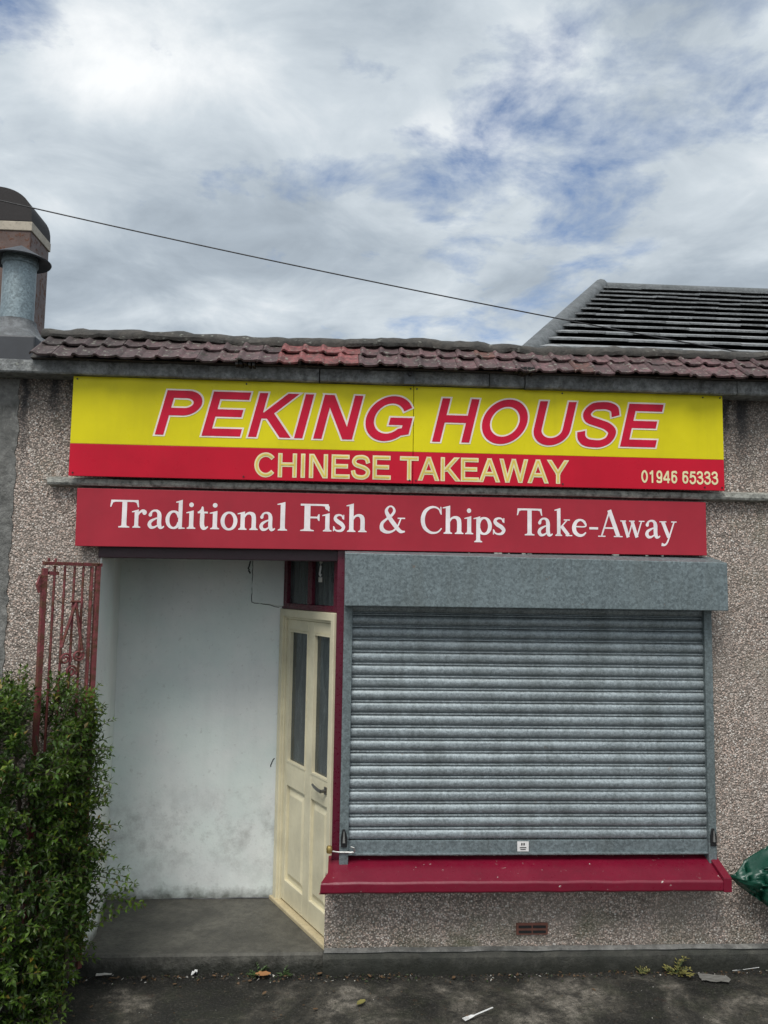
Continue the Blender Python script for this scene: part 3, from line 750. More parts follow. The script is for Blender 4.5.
WS, WT = .158, .072                      # serif letter stem and hairline
def serif(ch):
    S = []                               # ribbons (points, widths) and polygons ('poly', pts)
    def foot(x, hw_=.15, y=0.0, up=1, sw=WS, lo=None):
        a1 = hw_ if lo is None else lo
        S.append(('poly', [(x-a1, y), (x+hw_, y), (x+hw_, y+.035*up), (x+sw/2+.015, y+.062*up), (x+sw/2, y+.12*up), (x-sw/2, y+.12*up), (x-sw/2-.015, y+.062*up), (x-a1, y+.035*up)]))
    def stem(x, y0, y1, w_=WS): S.append(([(x, y0), (x, y1)], w_))
    def flag(x, y, dx=.15):  # slanted entry serif on the left of a stem top
        S.append(('poly', [(x+WS/2, y+.025), (x+WS/2, y-.16), (x-WS/2, y-.16), (x-WS/2, y-.075), (x-WS/2-dx*.75, y-.085), (x-WS/2-dx*.75, y-.05)]))
    def bowl(cx_, cy_, rx, ry, a0, a1, thin=WT, thick=WS, n=26):
        pts = arc(cx_, cy_, rx, ry, a0, a1, n); ws = []
        for k in range(n+1):
            t_ = R(a0+(a1-a0)*k/n); ws.append(thin+(thick-thin)*abs(math.cos(t_))**1.4)
        S.append((pts, ws))
    if ch == 'T':
        stem(.52, .05, .95, WS*1.1); foot(.52, .20, sw=WS*1.1); S.append(([(.03, .962), (1.01, .962)], .07))
        S.append(('poly', [(.03, .99), (.0, .74), (.04, .74), (.10, .90), (.2, .93)])); S.append(('poly', [(1.01, .99), (1.04, .74), (1.0, .74), (.94, .90), (.84, .93)]))
    elif ch == 'r':
        stem(.19, .05, .62); foot(.19, .17, lo=.15); flag(.19, .64); S.append((catmull([(.22, .42), (.30, .55), (.41, .615), (.50, .60)]), [WT, WT, .10, .12])); S.append((arc(.505, .56, .045, .045, 0, 360, 12), .09))
    elif ch == 'a':
        S.append((catmull([(.12, .50), (.18, .60), (.30, .635), (.41, .585), (.455, .46), (.455, .16), (.50, .04), (.58, .025), (.64, .075)]), [.11, .07, .07, .12, WS, WS, WS*.9, .07, .04]))
        S.append((catmull([(.43, .385), (.28, .325), (.14, .24), (.095, .13), (.15, .035), (.26, .025), (.37, .08), (.45, .16)]), [.04, .07, .11, WS*.9, .12, .08, .055, .045]))
        S.append((arc(.115, .475, .03, .03, 0, 360, 10), .07))
    elif ch == 'd':
        stem(.60, .06, 1.0); flag(.60, 1.02, .14); bowl(.335, .315, .245, .300, 20, 340); S.append(('poly', [(.55, .12), (.68, .12), (.68, .045), (.80, .03), (.80, .0), (.54, -.02)]))
    elif ch == 'i':
        stem(.19, .05, .62); foot(.19, .16); flag(.19, .645); S.append((arc(.18, .87, .042, .042, 0, 360, 14), .086))
    elif ch == 't':
        S.append((catmull([(.20, .80), (.20, .5), (.20, .17), (.25, .05), (.33, .03), (.42, .09)]), [.07, WS, WS, WS, .09, .04])); S.append(([(.03, .60), (.40, .60)], .065)); S.append(('poly', [(.03, .60), (.16, .60), (.22, .82), (.19, .82), (.13, .70)]))
    elif ch == 'o': bowl(.32, .31, .255, .305, 0, 360, n=34)
    elif ch == 'n':
        stem(.19, .05, .62); foot(.19, .155); flag(.19, .645); S.append((catmull([(.24, .46), (.33, .575), (.46, .61), (.565, .55), (.60, .42), (.60, .06)]), [WT, WT, .10, WS, WS, WS])); foot(.60, .155)
    elif ch == 'h':
        stem(.19, .05, 1.0); foot(.19, .155); flag(.19, 1.02); S.append((catmull([(.24, .46), (.33, .575), (.46, .61), (.565, .55), (.60, .42), (.60, .06)]), [WT, WT, .10, WS, WS, WS])); foot(.60, .155)
    elif ch == 'l': stem(.19, .05, 1.0); foot(.19, .16); flag(.19, 1.02)
    elif ch == 'F':
        stem(.24, .05, .96, WS*1.1); foot(.24, .20, sw=WS*1.1); S.append(([(.04, .962), (.86, .962)], .07)); S.append(([(.24, .50), (.60, .50)], .065))
        S.append(('poly', [(.86, .99), (.89, .74), (.85, .74), (.78, .90), (.66, .93)])); S.append(('poly', [(.60, .62), (.60, .38), (.565, .38), (.53, .47), (.45, .50), (.53, .53), (.565, .62)]))
    elif ch == 's':
        S.append((catmull([(.40, .47), (.36, .575), (.25, .61), (.13, .565), (.11, .46), (.20, .37), (.34, .28), (.42, .17), (.36, .055), (.22, .025), (.10, .07), (.06, .17)]), [.05, .055, .07, .10, .13, .15, .15, .13, .10, .07, .055, .05]))
        S.append(([(.425, .44), (.425, .62)], .035)); S.append(([(.045, .20), (.045, .01)], .035))
    elif ch == 'C':
        S.append((catmull([(.88, .74), (.80, .90), (.62, .975), (.40, .94), (.20, .78), (.12, .50), (.20, .22), (.42, .05), (.64, .025), (.80, .08), (.92, .20)]), [.05, .06, .07, .10, .15, .18, .15, .10, .07, .06, .05])); S.append(([(.90, .70), (.88, .99)], .045))
    elif ch == 'k':
        stem(.19, .05, 1.0); foot(.19, .155); flag(.19, 1.02); S.append(([(.24, .28), (.55, .58)], .055)); S.append(([(.42, .60), (.70, .60)], .045)); S.append(([(.32, .36), (.63, .03)], .145)); S.append(([(.50, .022), (.80, .022)], .045))
    elif ch == 'p':
        stem(.19, -.25, .60); foot(.19, .16, y=-.29); flag(.19, .645); bowl(.425, .315, .235, .295, -160, 160)
    elif ch == 'e':
        S.append((catmull([(.12, .36), (.53, .37), (.50, .53), (.36, .61), (.19, .55), (.10, .36), (.13, .16), (.28, .04), (.44, .05), (.56, .15)]), [.05, .05, .10, .075, .12, WS, WS, .12, .08, .045]))
    elif ch == '-': S.append(([(.02, .31), (.34, .31)], .085))
    elif ch == 'A':
        S.append(([(.16, .03), (.50, 1.0)], .062)); S.append(([(.48, 1.0), (.84, .03)], .165)); S.append(([(.27, .33), (.70, .33)], .06)); S.append(([(.02, .02), (.32, .02)], .042)); S.append(([(.66, .02), (1.02, .02)], .042))
    elif ch == 'w':
        S.append(([(.12, .61), (.33, .0)], .14)); S.append(([(.33, .02), (.53, .60)], .055)); S.append(([(.50, .61), (.71, .0)], .14)); S.append(([(.71, .02), (.92, .61)], .055))
        for xx in (.12, .50, .93): S.append(([(xx-.13, .605), (xx+.12, .605)], .04))
    elif ch == 'y':
        S.append(([(.14, .61), (.38, .02)], .14)); S.append((catmull([(.60, .61), (.40, .05), (.30, -.18), (.20, -.26), (.08, -.24)]), [.055, .06, .06, .08, .12])); S.append(([(.01, .605), (.29, .605)], .04)); S.append(([(.48, .605), (.70, .605)], .04))
    elif ch == '&':
        S.append((catmull([(.98, .05), (.80, .06), (.58, .30), (.36, .60), (.27, .80), (.36, .95), (.50, .95), (.57, .80), (.46, .63), (.26, .48), (.11, .32), (.12, .12), (.30, .02), (.52, .06), (.70, .24), (.82, .52)]), [.05, .13, .16, .16, .12, .06, .06, .10, .10, .08, .12, .16, .11, .07, .06, .05])); S.append(([(.70, .535), (.98, .535)], .045))
    return S

def put_glyph(mb, S, x0, sx, z0, sz, ybase, shear=0.0, ext=0.0, slant=False, cnt=[0]):
    for it in S:
        cnt[0] += 1; y = ybase-(cnt[0] % 10)*.00009
        f = lambda p, k=0: (x0+(p[0]+shear*p[1])*sx, y-k*.000006, z0+p[1]*sz)
        if it[0] == 'poly': mb.face([f(p) for p in it[1]]); continue
        L, Rr = ribbon(it[0], it[1], ext)
        if slant and len(it[0]) == 2 and abs(it[0][0][0]-it[0][1][0]) > .02 and abs(it[0][0][1]-it[0][1][1]) > .2:
            (xa, ya), (xb, yb) = it[0]; dx_, dy_ = xb-xa, yb-ya; ln = math.hypot(dx_, dy_); hx = (it[1]/2+ext)*ln/abs(dy_); g = 1 if dy_ > 0 else -1; kx = ext*dx_/abs(dy_)
            L = [Vector((xa-hx*g-kx, ya-ext*g)), Vector((xb-hx*g+kx, yb+ext*g))]; Rr = [Vector((xa+hx*g-kx, ya-ext*g)), Vector((xb+hx*g+kx, yb+ext*g))]
        m = len(L); mb.add([f(p, k) for k, p in enumerate(L)]+[f(p, k) for k, p in enumerate(Rr)], [(i, i+1, m+i+1, m+i) for i in range(m-1)])
def sans_line(mb, text, x0, x1, z0, capz, y, shear=0.0, ext=0.0, wt=HW, parts=None):
    tot = sum(sans(ch_, wt)[1] for ch_ in text); sx = (x1-x0)/tot; x = x0
    for ch_ in text:
        S, a_ = sans(ch_, wt); put_glyph(mb, S, x, sx, z0, capz, y, shear, ext, True); x += a_*sx

# ---- yellow and red fascia sign
sg = thing('fascia_sign', 'long yellow and red sign reading PEKING HOUSE CHINESE TAKEAWAY under the tiles', 'sign', (.35, -.09, 2.6))
def wpar(o, p):
    bpy.context.view_layer.update(); o.parent = p; o.matrix_parent_inverse = p.matrix_world.inverted(); return o
for x0, x1 in ((-1.452, .4015), (.4045, 2.165)):
    q = MB(); q.box(x0, x1, -.100, -.083, 2.7815, 3.151); wpar(q.build('yellow_panel', M_yellow, bevel=.0015), sg)
    q = MB(); q.box(x0, x1, -.100, -.083, 2.605, 2.7805); wpar(q.build('red_band', M_redstripe, bevel=.0015), sg)
for x_ in (-1.3, -.5, .3, 1.1, 2.0):
    q = MB(); q.box(x_, x_+.04, -.083, -.002, 2.64, 3.12); wpar(q.build('mounting_batten', M_darkmetal), sg)
for x_ in (-1.43, -.52, .385, .42, 1.24, 2.05, 2.15):
    for z_ in (3.135, 2.622):
        q = MB(); q.tube([(x_, -.1005, z_), (x_, -.104, z_)], .0045, 8); wpar(q.build('fixing_screw', M_blackplastic), sg)
PK = [('PEKING', -1.034, .386), ('HOUSE', .478, 1.782)]
for word, x0, x1 in PK:
    e_ = MB(); r_ = MB()
    sans_line(e_, word, x0, x1, 2.841, .246, -.1012, .22, .036)
    sans_line(r_, word, x0, x1, 2.841, .246, -.1026, .22, 0.0)
    lt_ = wpar(r_.build('red_lettering', M_letter_red, fix=False), sg); lt_['label'] = 'slanted red word '+word+' on yellow'
    wpar(e_.build('letter_outline', M_letter_edge, fix=False), lt_)
e_ = MB(); r_ = MB()
sans_line(e_, 'CHINESE TAKEAWAY', -.468, 1.270, 2.626, .126, -.1012, 0, .030, .135)
sans_line(r_, 'CHINESE TAKEAWAY', -.468, 1.270, 2.626, .126, -.1026, 0, -.032, .135)
lt_ = wpar(e_.build('cream_lettering', M_letter_cream, fix=False), sg); wpar(r_.build('letter_inlay', M_letter_gold, fix=False), lt_)
e_ = MB(); sans_line(e_, '01946 65333', 1.684, 2.130, 2.640, .070, -.1012, 0, 0, .17)
wpar(e_.build('phone_number', M_letter_cream, fix=False), sg)

# ---- faded red sign below
rsn = thing('red_sign_board', 'faded dark red board reading Traditional Fish & Chips Take-Away above the shutter', 'sign', (.33, -.05, 2.23))
q = MB(); q.add([(-1.408, -.07, 2.230), (2.069, -.07, 2.240), (2.069, -.07, 2.540), (-1.412, -.07, 2.543), (-1.408, -.04, 2.230), (2.069, -.04, 2.240), (2.069, -.04, 2.540), (-1.412, -.04, 2.543)],
    [(0, 1, 2, 3), (4, 7, 6, 5), (0, 4, 5, 1), (1, 5, 6, 2), (2, 6, 7, 3), (3, 7, 4, 0)])
wpar(q.build('board', M_redsign, bevel=.002), rsn)
q = MB(); q.box(-1.405, 2.066, -.039, -.002, 2.252, 2.548); wpar(q.build('batten', M_signedge), rsn)
q = MB()
for _ in range(9):
    x_ = rnd.uniform(.7, 2.0); w_ = rnd.uniform(.008, .05); q = MB(); q.box(x_, x_+w_, -.0745+rnd.uniform(0, .01), -.052, 2.229+.0029*x_-.004, 2.231+.0029*x_+rnd.uniform(0, .002)); wpar(q.build('paint_chip', M_ledge), rsn)
TXT = [('T', -1.232, -1.078), ('r', -1.115, -1.036), ('a', -1.03, -0.94), ('d', -0.935, -0.83), ('i', -0.825, -0.774), ('t', -0.764, -0.705), ('i', -0.699, -0.646), ('o', -0.64, -0.549), ('n', -0.549, -0.438), ('a', -0.43, -0.344), ('l', -0.335, -0.279), ('F', -0.208, -0.05), ('i', -0.089, -0.037), ('s', -0.029, 0.037), ('h', 0.042, 0.155), ('&', 0.226, 0.366), ('C', 0.452, 0.571), ('h', 0.574, 0.690), ('i', 0.695, 0.745), ('p', 0.746, 0.849), ('s', 0.855, 0.925), ('T', 0.989, 1.132), ('a', 1.105, 1.191), ('k', 1.201, 1.301), ('e', 1.300, 1.383), ('-', 1.398, 1.448), ('A', 1.448, 1.587), ('w', 1.575, 1.713), ('a', 1.716, 1.803), ('y', 1.799, 1.897)]
q = MB(); WORDS = {10: 'Traditional', 14: 'Fish', 15: '&', 20: 'Chips', 29: 'Take-Away'}
for gi, (ch_, x0, x1) in enumerate(TXT):
    S = serif(ch_); xs_ = []
    for it in S:
        if it[0] == 'poly': xs_ += [p[0] for p in it[1]]
        else:
            L, Rr = ribbon(it[0], it[1]); xs_ += [p[0] for p in L+Rr]
    lo, hi = min(xs_), max(xs_); sx = (x1-x0)/(hi-lo)
    put_glyph(q, S, x0-lo*sx, sx, 2.334, .150, -.0705)
    if gi in WORDS:
        lt_ = wpar(q.build('white_lettering', M_letter_white, fix=False), rsn); lt_['label'] = 'white serif word '+WORDS[gi]+' on dark red'; q = MB()

# ================================================================ GATE
gate = thing('iron_gate', 'rusty red iron gate standing open beside the recess above the hedge', 'gate', (-1.285, -.03, 0))
GA = Vector((-1.288, -.045)); GB = Vector((-1.492, -.255)); GL = (GB-GA).length; GD = (GB-GA)/GL; GN = Vector((GD.y, -GD.x))
def GT(u, v, z): p_ = GA+GD*u+GN*v; return (p_.x, p_.y, z)
def gpart(mb, name, **k): return wpar(mb.build(name, M_rust, **k), gate)
q = MB(); q.box(-.012, .012, -.012, .012, .06, 2.14, GT); gpart(q, 'hinge_stile', bevel=.002)
q = MB(); q.box(.030, .040, -.012, .012, .08, 2.12, GT); gpart(q, 'inner_stile', bevel=.002)
q = MB(); q.box(GL-.013, GL+.013, -.012, .012, .06, 2.105, GT); gpart(q, 'free_stile', bevel=.002)
q = MB(); q.box(-.02, GL+.01, -.012, .012, 2.122, 2.140, GT); gpart(q, 'top_rail', bevel=.002)
q = MB(); q.box(.018, GL-.018, -.008, .008, 1.04, 1.065, GT); gpart(q, 'middle_rail', bevel=.002)
q = MB(); q.box(.018, GL-.018, -.008, .008, .16, .185, GT); gpart(q, 'bottom_rail', bevel=.002)
for u in (.083, .132, .185, .240):
    q = MB(); q.tube([GT(u, 0, .17), GT(u+.002, .001, 1.2), GT(u, 0, 2.12)], .0066, 6); gpart(q, 'bar')
for u, z in ((GL-.055, 2.148), (GL-.018, 2.150)):
    q = MB(); c_ = GT(u, 0, z); q.lathe(c_[0], c_[1], [(0, z-.010), (.006, z-.007), (.008, z), (.006, z+.007), (0, z+.010)], 10); gpart(q, 'finial', smooth=True)
q = MB(); q.tube([GT(.122, -.012, 1.93), GT(.075, -.014, 1.68)], .008, 6); q.tube([GT(.122, -.012, 1.93), GT(.19, -.012, 1.70)], .008, 6)
q.tube([GT(.10, -.012, 1.935), GT(.15, -.012, 1.935)], .007, 6)
gpart(q, 'v_brace')
for u0, z0, dr in ((.165, 1.64, 1), (.095, 1.655, -1), (.13, 1.575, 1)):
    q = MB(); pts = []
    for k in range(26):
        t_ = k/25; a_ = t_*math.pi*3.2*dr; r_ = .008+.024*t_; pts.append(GT(u0+r_*math.cos(a_), -.012, z0+r_*math.sin(a_)))
    q.tube(pts, .006, 6); gpart(q, 'scroll', smooth=True)
q = MB(); q.box(GL+.013, GL+.028, -.006, .006, 1.99, 2.07, GT); q.tube([GT(GL+.03, -.015, 2.07), GT(GL+.045, -.015, 2.02), GT(GL+.03, -.015, 1.98)], .006, 6); gpart(q, 'latch')
q = MB(); q.box(GL-.075, GL-.02, -.006, .006, 2.072, 2.09, GT); gpart(q, 'latch_bar')

# ================================================================ HEDGE
hedge = thing('privet_hedge', 'dense green privet hedge in front of the pebbledash left of the doorstep', 'hedge', (-1.7, -.45, 0))
lf = MB(); hs_ = MB(); hr = random.Random(3)
def leaf(p, d, up, L_, W_):
    d = d.normalized(); s_ = d.cross(up)
    if s_.length < 1e-3: s_ = d.orthogonal()
    s_.normalize(); n_ = s_.cross(d)
    c_ = p+d*L_*.5
    lf.add([p, c_+s_*W_/2+n_*W_*.22-d*L_*.06, p+d*L_-n_*L_*.10, c_-s_*W_/2+n_*W_*.22-d*L_*.06, c_+d*L_*.05], [(0, 1, 4), (1, 2, 4), (0, 4, 3), (4, 2, 3)])
def leafcol(bright):
    k = hr.uniform(.6, 1.3)*bright; yl = hr.random()
    if hr.random() < .035: return (.20*k, .15*k, .03)
    return ((.040+.050*yl*bright)*k, (.092+.045*yl)*k, (.013+.006*yl)*k)
def twig(p, d, n_, step, bright, droop=.02, rad=.0018, lsz=1.0):
    p = Vector(p); d = Vector(d).normalized(); side = d.cross(Vector((hr.uniform(-1, 1), hr.uniform(-1, 1), hr.uniform(-1, 1)))).normalized()
    path = [p.copy()]
    for i in range(n_):
        d = (d+Vector((hr.uniform(-.12, .12), hr.uniform(-.12, .12), hr.uniform(-.12, .12)-droop))).normalized(); p = p+d*step; path.append(p.copy())
        s_ = side if i % 2 else d.cross(side).normalized()
        for sg_ in (1, -1):
            lf.cur = leafcol(bright*(.85+.3*i/n_)); L_ = hr.uniform(.026, .042)*lsz*(1 if i < n_-1 else .75)
            leaf(p, d*.6+s_*sg_+Vector((0, 0, .15)), Vector((hr.uniform(-.5, .5), hr.uniform(-.6, .1), 1)), L_, L_*.48)
    lf.cur = leafcol(bright); leaf(p, d, Vector((0, 0, 1)), .03*lsz, .014*lsz)
    hs_.tube(path, [rad*(1-.6*i/len(path)) for i in range(len(path))], 4, caps=False)
def right_edge(z, y):      # how far right the clipped face of the hedge stands
    zs = [(0, -1.33), (.3, -1.28), (.6, -1.26), (1.0, -1.28), (1.25, -1.27), (1.40, -1.30), (1.5, -1.32), (1.6, -1.6)]
    for (za, xa), (zb_, xb) in zip(zs, zs[1:]):
        if z <= zb_: return xa+(xb-xa)*(z-za)/(zb_-za)+.05*mnoise.noise(Vector((y*4, z*4, 1)))-max(0, (-y-.30))*.02
    return -1.6
def top(x, y): return 1.45+.06*mnoise.noise(Vector((x*5, y*5, 0)))+.05*mnoise.noise(Vector((x*14, y*9, 4)))
def front(x, z): return -.74+.07*mnoise.noise(Vector((x*4, z*4, 8)))+.10*max(0, z-1.1)
N1 = 0
while N1 < 2900:
    x = hr.uniform(-2.15, -1.15); y = hr.uniform(-.80, -.06); z = hr.uniform(.02, 1.52)
    xe = right_edge(z, y); tp = top(x, y); fr_ = front(x, z)
    dx = xe-x; dz = tp-z; dy = y-fr_
    if dx < 0 or dz < 0 or dy < 0: continue
    if z > 1.20 and y < -.16 and abs(x-(-1.60-.40*y)) < .055: continue
    dep = min(dx, dz, dy)
    if dep > .16 and hr.random() > .12: continue
    out_ = Vector((0, -.2, .35))
    if dx == dep: out_ = Vector((.8, -.35, .35))
    elif dz == dep: out_ = Vector((.1, -.3, 1.0))
    else: out_ = Vector((.1, -.9, .45))
    out_ += Vector((hr.uniform(-.6, .6), hr.uniform(-.6, .6), hr.uniform(-.5, .6)))
    twig((x, y, z), out_, hr.randint(4, 7), hr.uniform(.017, .024), hr.uniform(.55, 1.15) if dep < .06 else .6); N1 += 1
# loose sprigs reaching towards the white wall
for (x, y, z, dx, dz, n_) in ((-1.25, -.25, .50, 1, .30, 16), (-1.24, -.28, .58, 1, .22, 14), (-1.26, -.22, .40, 1, .40, 14), (-1.25, -.30, .66, .9, .5, 11), (-1.22, -.3, .98, .9, .35, 7), (-1.22, -.26, 1.10, .8, .5, 7),
                          (-1.20, -.3, 1.2, .8, .25, 6), (-1.21, -.2, 1.25, .7, .8, 6), (-1.22, -.3, .85, .9, .25, 6), (-1.24, -.25, .74, .7, .7, 8), (-1.30, -.25, 1.38, .25, 1, 6), (-1.62, -.3, 1.44, -.1, 1, 6), (-1.22, -.3, 1.33, .4, .9, 6), (-1.27, -.3, .36, .8, .35, 7), (-1.22, -.24, 1.03, .9, .0, 6), (-1.25, -.3, .92, .9, .2, 9), (-1.25, -.28, 1.16, .9, .35, 8), (-1.27, -.3, 1.30, .6, .8, 8), (-1.26, -.26, .80, 1, .35, 10), (-1.27, -.3, .30, 1, .5, 12), (-1.25, -.25, .62, 1, .05, 12), (-1.30, -.3, 1.36, .35, 1, 9), (-1.45, -.4, 1.42, .1, 1, 8), (-1.24, -.3, 1.08, 1, .2, 9)):
    for j in range(2):
        twig((x-.05+j*.02, y-j*.04, z+j*.012), (dx, -.15+hr.uniform(-.2, .2), dz+hr.uniform(-.15, .15)), n_, .024, .85, .03, .0022, .95)
# a climbing sycamore-like shoot of broader, paler leaves on the front face
for k in range(46):
    x = -1.52+hr.gauss(0, .05); z = .86+hr.gauss(0, .045); lf.cur = (.060, .125, .022)
    leaf(Vector((x, -.775+hr.uniform(-.02, .03), z)), Vector((hr.uniform(-1, 1), -.5, hr.uniform(-.6, .6))), Vector((0, -.8, .6)), .055, .04)
wpar(lf.build('foliage', M_leaf, fix=False), hedge)
for k in range(16):
    x0 = -2.1+k*.055+hr.uniform(-.02, .02); y0 = hr.uniform(-.45, -.15); pth = [(x0, y0, -.02)]
    for j in range(7): pth.append((pth[-1][0]+hr.uniform(-.04, .04), pth[-1][1]+hr.uniform(-.04, .03), pth[-1][2]+.19))
    hs_.tube(pth, [.013-.0013*i for i in range(len(pth))], 6)
wpar(hs_.build('stems', M_stem, fix=False), hedge)

# ================================================================ GREEN TARP, ORNAMENT, CABLE
q = MB(); NX, NZ = 44, 36
def tarp(i, j, back=0):
    s_ = i/NX; t_ = j/NZ                 # s from the corner outwards, t from the lower to the upper edge
    x = 2.135+s_*.95; lo_ = .520-s_*.80; hi_ = .522+s_*.84
    hi_ = min(hi_, .98-.1*s_); lo_ = max(lo_, .03)
    z = lo_+(hi_-lo_)*t_
    y = -.10-.34*math.sin(math.pi*min(1, s_*1.1)*.5)*math.sin(math.pi*(t_*.8+.1))-.02
    y += mnoise.noise(Vector((x*9, z*9, 0)))*.045+abs(mnoise.noise(Vector((x*19+z*8, z*15, 5))))*.055+abs(mnoise.noise(Vector((x*33, z*37-x*20, 2))))*.02
    edge = mnoise.noise(Vector((s_*9, t_*2, 9)))*.008
    return (x+edge, y+(.006 if back else 0), z+edge)
vs = [tarp(i, j) for i in range(NX+1) for j in range(NZ+1)]; 
q.add(vs, [(i*(NZ+1)+j, (i+1)*(NZ+1)+j, (i+1)*(NZ+1)+j+1, i*(NZ+1)+j+1) for i in range(NX) for j in range(NZ)])
gt = q.build('plastic_tarpaulin', M_greentarp, smooth=True, angle=28)
md = gt.modifiers.new('thick', 'SOLIDIFY'); md.thickness = .004
tag(gt, 'crumpled dark green plastic tarpaulin by the right end of the sill', 'tarpaulin')

orn = thing('hanging_charm', 'small pale metal charm and tag hanging before the dark pane above the door', 'ornament', DT(.62, .03, 2.2))
q = MB()
for k in range(4):
    z0 = 2.195-k*.013; q.tube([DT(.62+.004*math.cos(t_), .030, z0+.008*math.sin(t_)) for t_ in [2*math.pi*j/10 for j in range(10)]], .0016, 5, closed=True)
wpar(q.build('chain', M_steel), orn)
q = MB(); q.box(.606, .636, .026, .032, 2.165, 2.192, DT); wpar(q.build('top_tag', M_paper, bevel=.002), orn)
q = MB(); q.tube([DT(.622, .03, 2.150), DT(.616, .03, 2.125), DT(.608, .03, 2.104), DT(.618, .03, 2.094), DT(.626, .03, 2.104)], .0055, 6); wpar(q.build('hook', M_whiteplastic, smooth=True), orn)
q = MB(); q.box(.598, .640, .027, .033, 2.058, 2.086, DT); wpar(q.build('bottom_tag', M_paper, bevel=.002), orn)

q = MB(); pts = []
P0 = Vector((-4.2, 2.2, 5.50)); P1 = Vector((4.6, 2.2, 3.98))
for k in range(61):
    t_ = k/60; p_ = P0.lerp(P1, t_); p_.z -= .08*4*t_*(1-t_); pts.append(tuple(p_))
q.tube(pts, .0060, 6)
tag(q.build('overhead_cable', M_cable, smooth=True), 'thin black overhead cable sagging across the cloudy sky', 'cable')

# ================================================================ NEIGHBOUR HOUSE
nh = thing('neighbouring_house', 'house behind on the right with dark grey ribbed hipped roof', 'house', (6, 8, 0))
RA = R(30); YR, ZR = 8.0, 6.975; EY = 3.6; slope = Vector((0, -math.cos(RA), -math.sin(RA))); nrm = Vector((0, -math.sin(RA), math.cos(RA)))
SL = (YR-EY)/math.cos(RA); rows = int(SL/.40); XP = 4.17
HX = (1.997-XP)/(3.946-8.0)          # x shift of the hip per metre of y
HX = (XP-1.997)/(8.0-3.946)
def xhip(y): return XP-(YR-y)*HX
q = MB(); q.add([(XP, YR, ZR-.03), (14, YR, ZR-.03), (14, EY, ZR-.03-(YR-EY)*math.tan(RA)), (xhip(EY), EY, ZR-.03-(YR-EY)*math.tan(RA)),
                 (XP, YR+.02, ZR-.03), (xhip(EY), 11.75, ZR-.03-(YR-EY)*math.tan(RA)), (14, 11.75, ZR-.03-(YR-EY)*math.tan(RA))],
                [(0, 1, 2, 3), (0, 3, 5), (0, 5, 6, 1)])
wpar(q.build('roof_slope', M_under, fix=False), nh)
q = MB(); y = 0
for i in range(rows+1):
    d0 = i*.40; d1 = d0+.47
    a_ = Vector((0, YR, ZR))+slope*d0+nrm*.0; b_ = Vector((0, YR, ZR))+slope*d1+nrm*.080
    for_x = xhip(b_.y)+.16
    xa, xb = xhip(a_.y)+.16, xhip(b_.y)+.16
    tn_ = nrm*.022
    vs = [(xa, a_.y, a_.z), (14, a_.y, a_.z), (14, b_.y, b_.z), (xb, b_.y, b_.z)]
    vs += [(v_[0], v_[1]+tn_.y, v_[2]+tn_.z) for v_ in vs]
    x_ = xb
    while x_ < 14:
        x2 = x_+.325; j1 = nrm*rnd.uniform(-.006, .010); xl_ = max(x_, xa-(xa-xb)*.0) ; la = max(0, xa-x_); lb = max(0, xa-x2)
        A_ = a_ + (b_-a_)*(min(1, la/max(1e-6, xa-xb)) if xa > xb else 0); B_ = a_ + (b_-a_)*(min(1, lb/max(1e-6, xa-xb)) if xa > xb else 0)
        q4 = [Vector((x_, A_.y, A_.z)), Vector((x2-.006, B_.y, B_.z)), Vector((x2-.006, b_.y, b_.z))+j1, Vector((x_, b_.y, b_.z))+j1]
        q.cur = (rnd.uniform(.3, .7),)*3
        q.add([tuple(v_) for v_ in q4]+[tuple(v_+tn_) for v_ in q4], [(0, 1, 2, 3), (4, 7, 6, 5), (2, 6, 7, 3), (0, 3, 7, 4), (1, 5, 6, 2)])
        x_ = x2
wpar(q.build('roof_course', M_farroof), nh)
q = MB()
eb = Vector((xhip(EY)+.11, EY, ZR-(YR-EY)*math.tan(RA))); pk = Vector((XP+.06, YR, ZR+.02))
q.tube([pk.lerp(eb, k/12)+Vector((0, 0, .02)) for k in range(13)], .115, 12); wpar(q.build('hip_tiles', M_hip, smooth=True), nh)
q = MB(); q.tube([(XP+.06+k*.5, YR, ZR+.0) for k in range(21)], .10, 12); wpar(q.build('ridge_tiles', M_hip, smooth=True), nh)
q = MB(); zt_ = ZR-(YR-EY)*math.tan(RA)-.12; q.box(2.6, 13.6, 4.5, 11.5, -.2, zt_+.02); wpar(q.build('wall', M_brick), nh)

# ================================================================ SMALL THINGS ON THE GROUND
def fork(loc, rz, tilt, label):
    t_ = thing('plastic_fork', label, 'fork', loc, 'dropped plastic forks'); t_.rotation_euler = (tilt[0], tilt[1], rz)
    q = MB(); q.box(-.085, .02, -.0035, .0035, -.0012, .0012); q.add([(.02, -.0035, 0), (.035, -.011, .002), (.055, -.012, .001), (.055, .012, .001), (.035, .011, .002), (.02, .0035, 0)], [(0, 1, 2, 3, 4, 5)])
    q.build('fork_handle', M_whiteplastic, t_)
    q = MB()
    for yy in (-.0105, -.0035, .0035, .0105): q.box(.055, .085, yy-.0018, yy+.0018, .0, .0022)
    q.build('tines', M_whiteplastic, t_)
fork((.715, -.455, .018), R(205), (0, R(6), 0), 'white plastic fork lying flat on the dark concrete in the right foreground')
fork((2.200, -.135, .055), R(115), (R(15), R(28), 0), 'white plastic fork propped near the plinth at the far right')
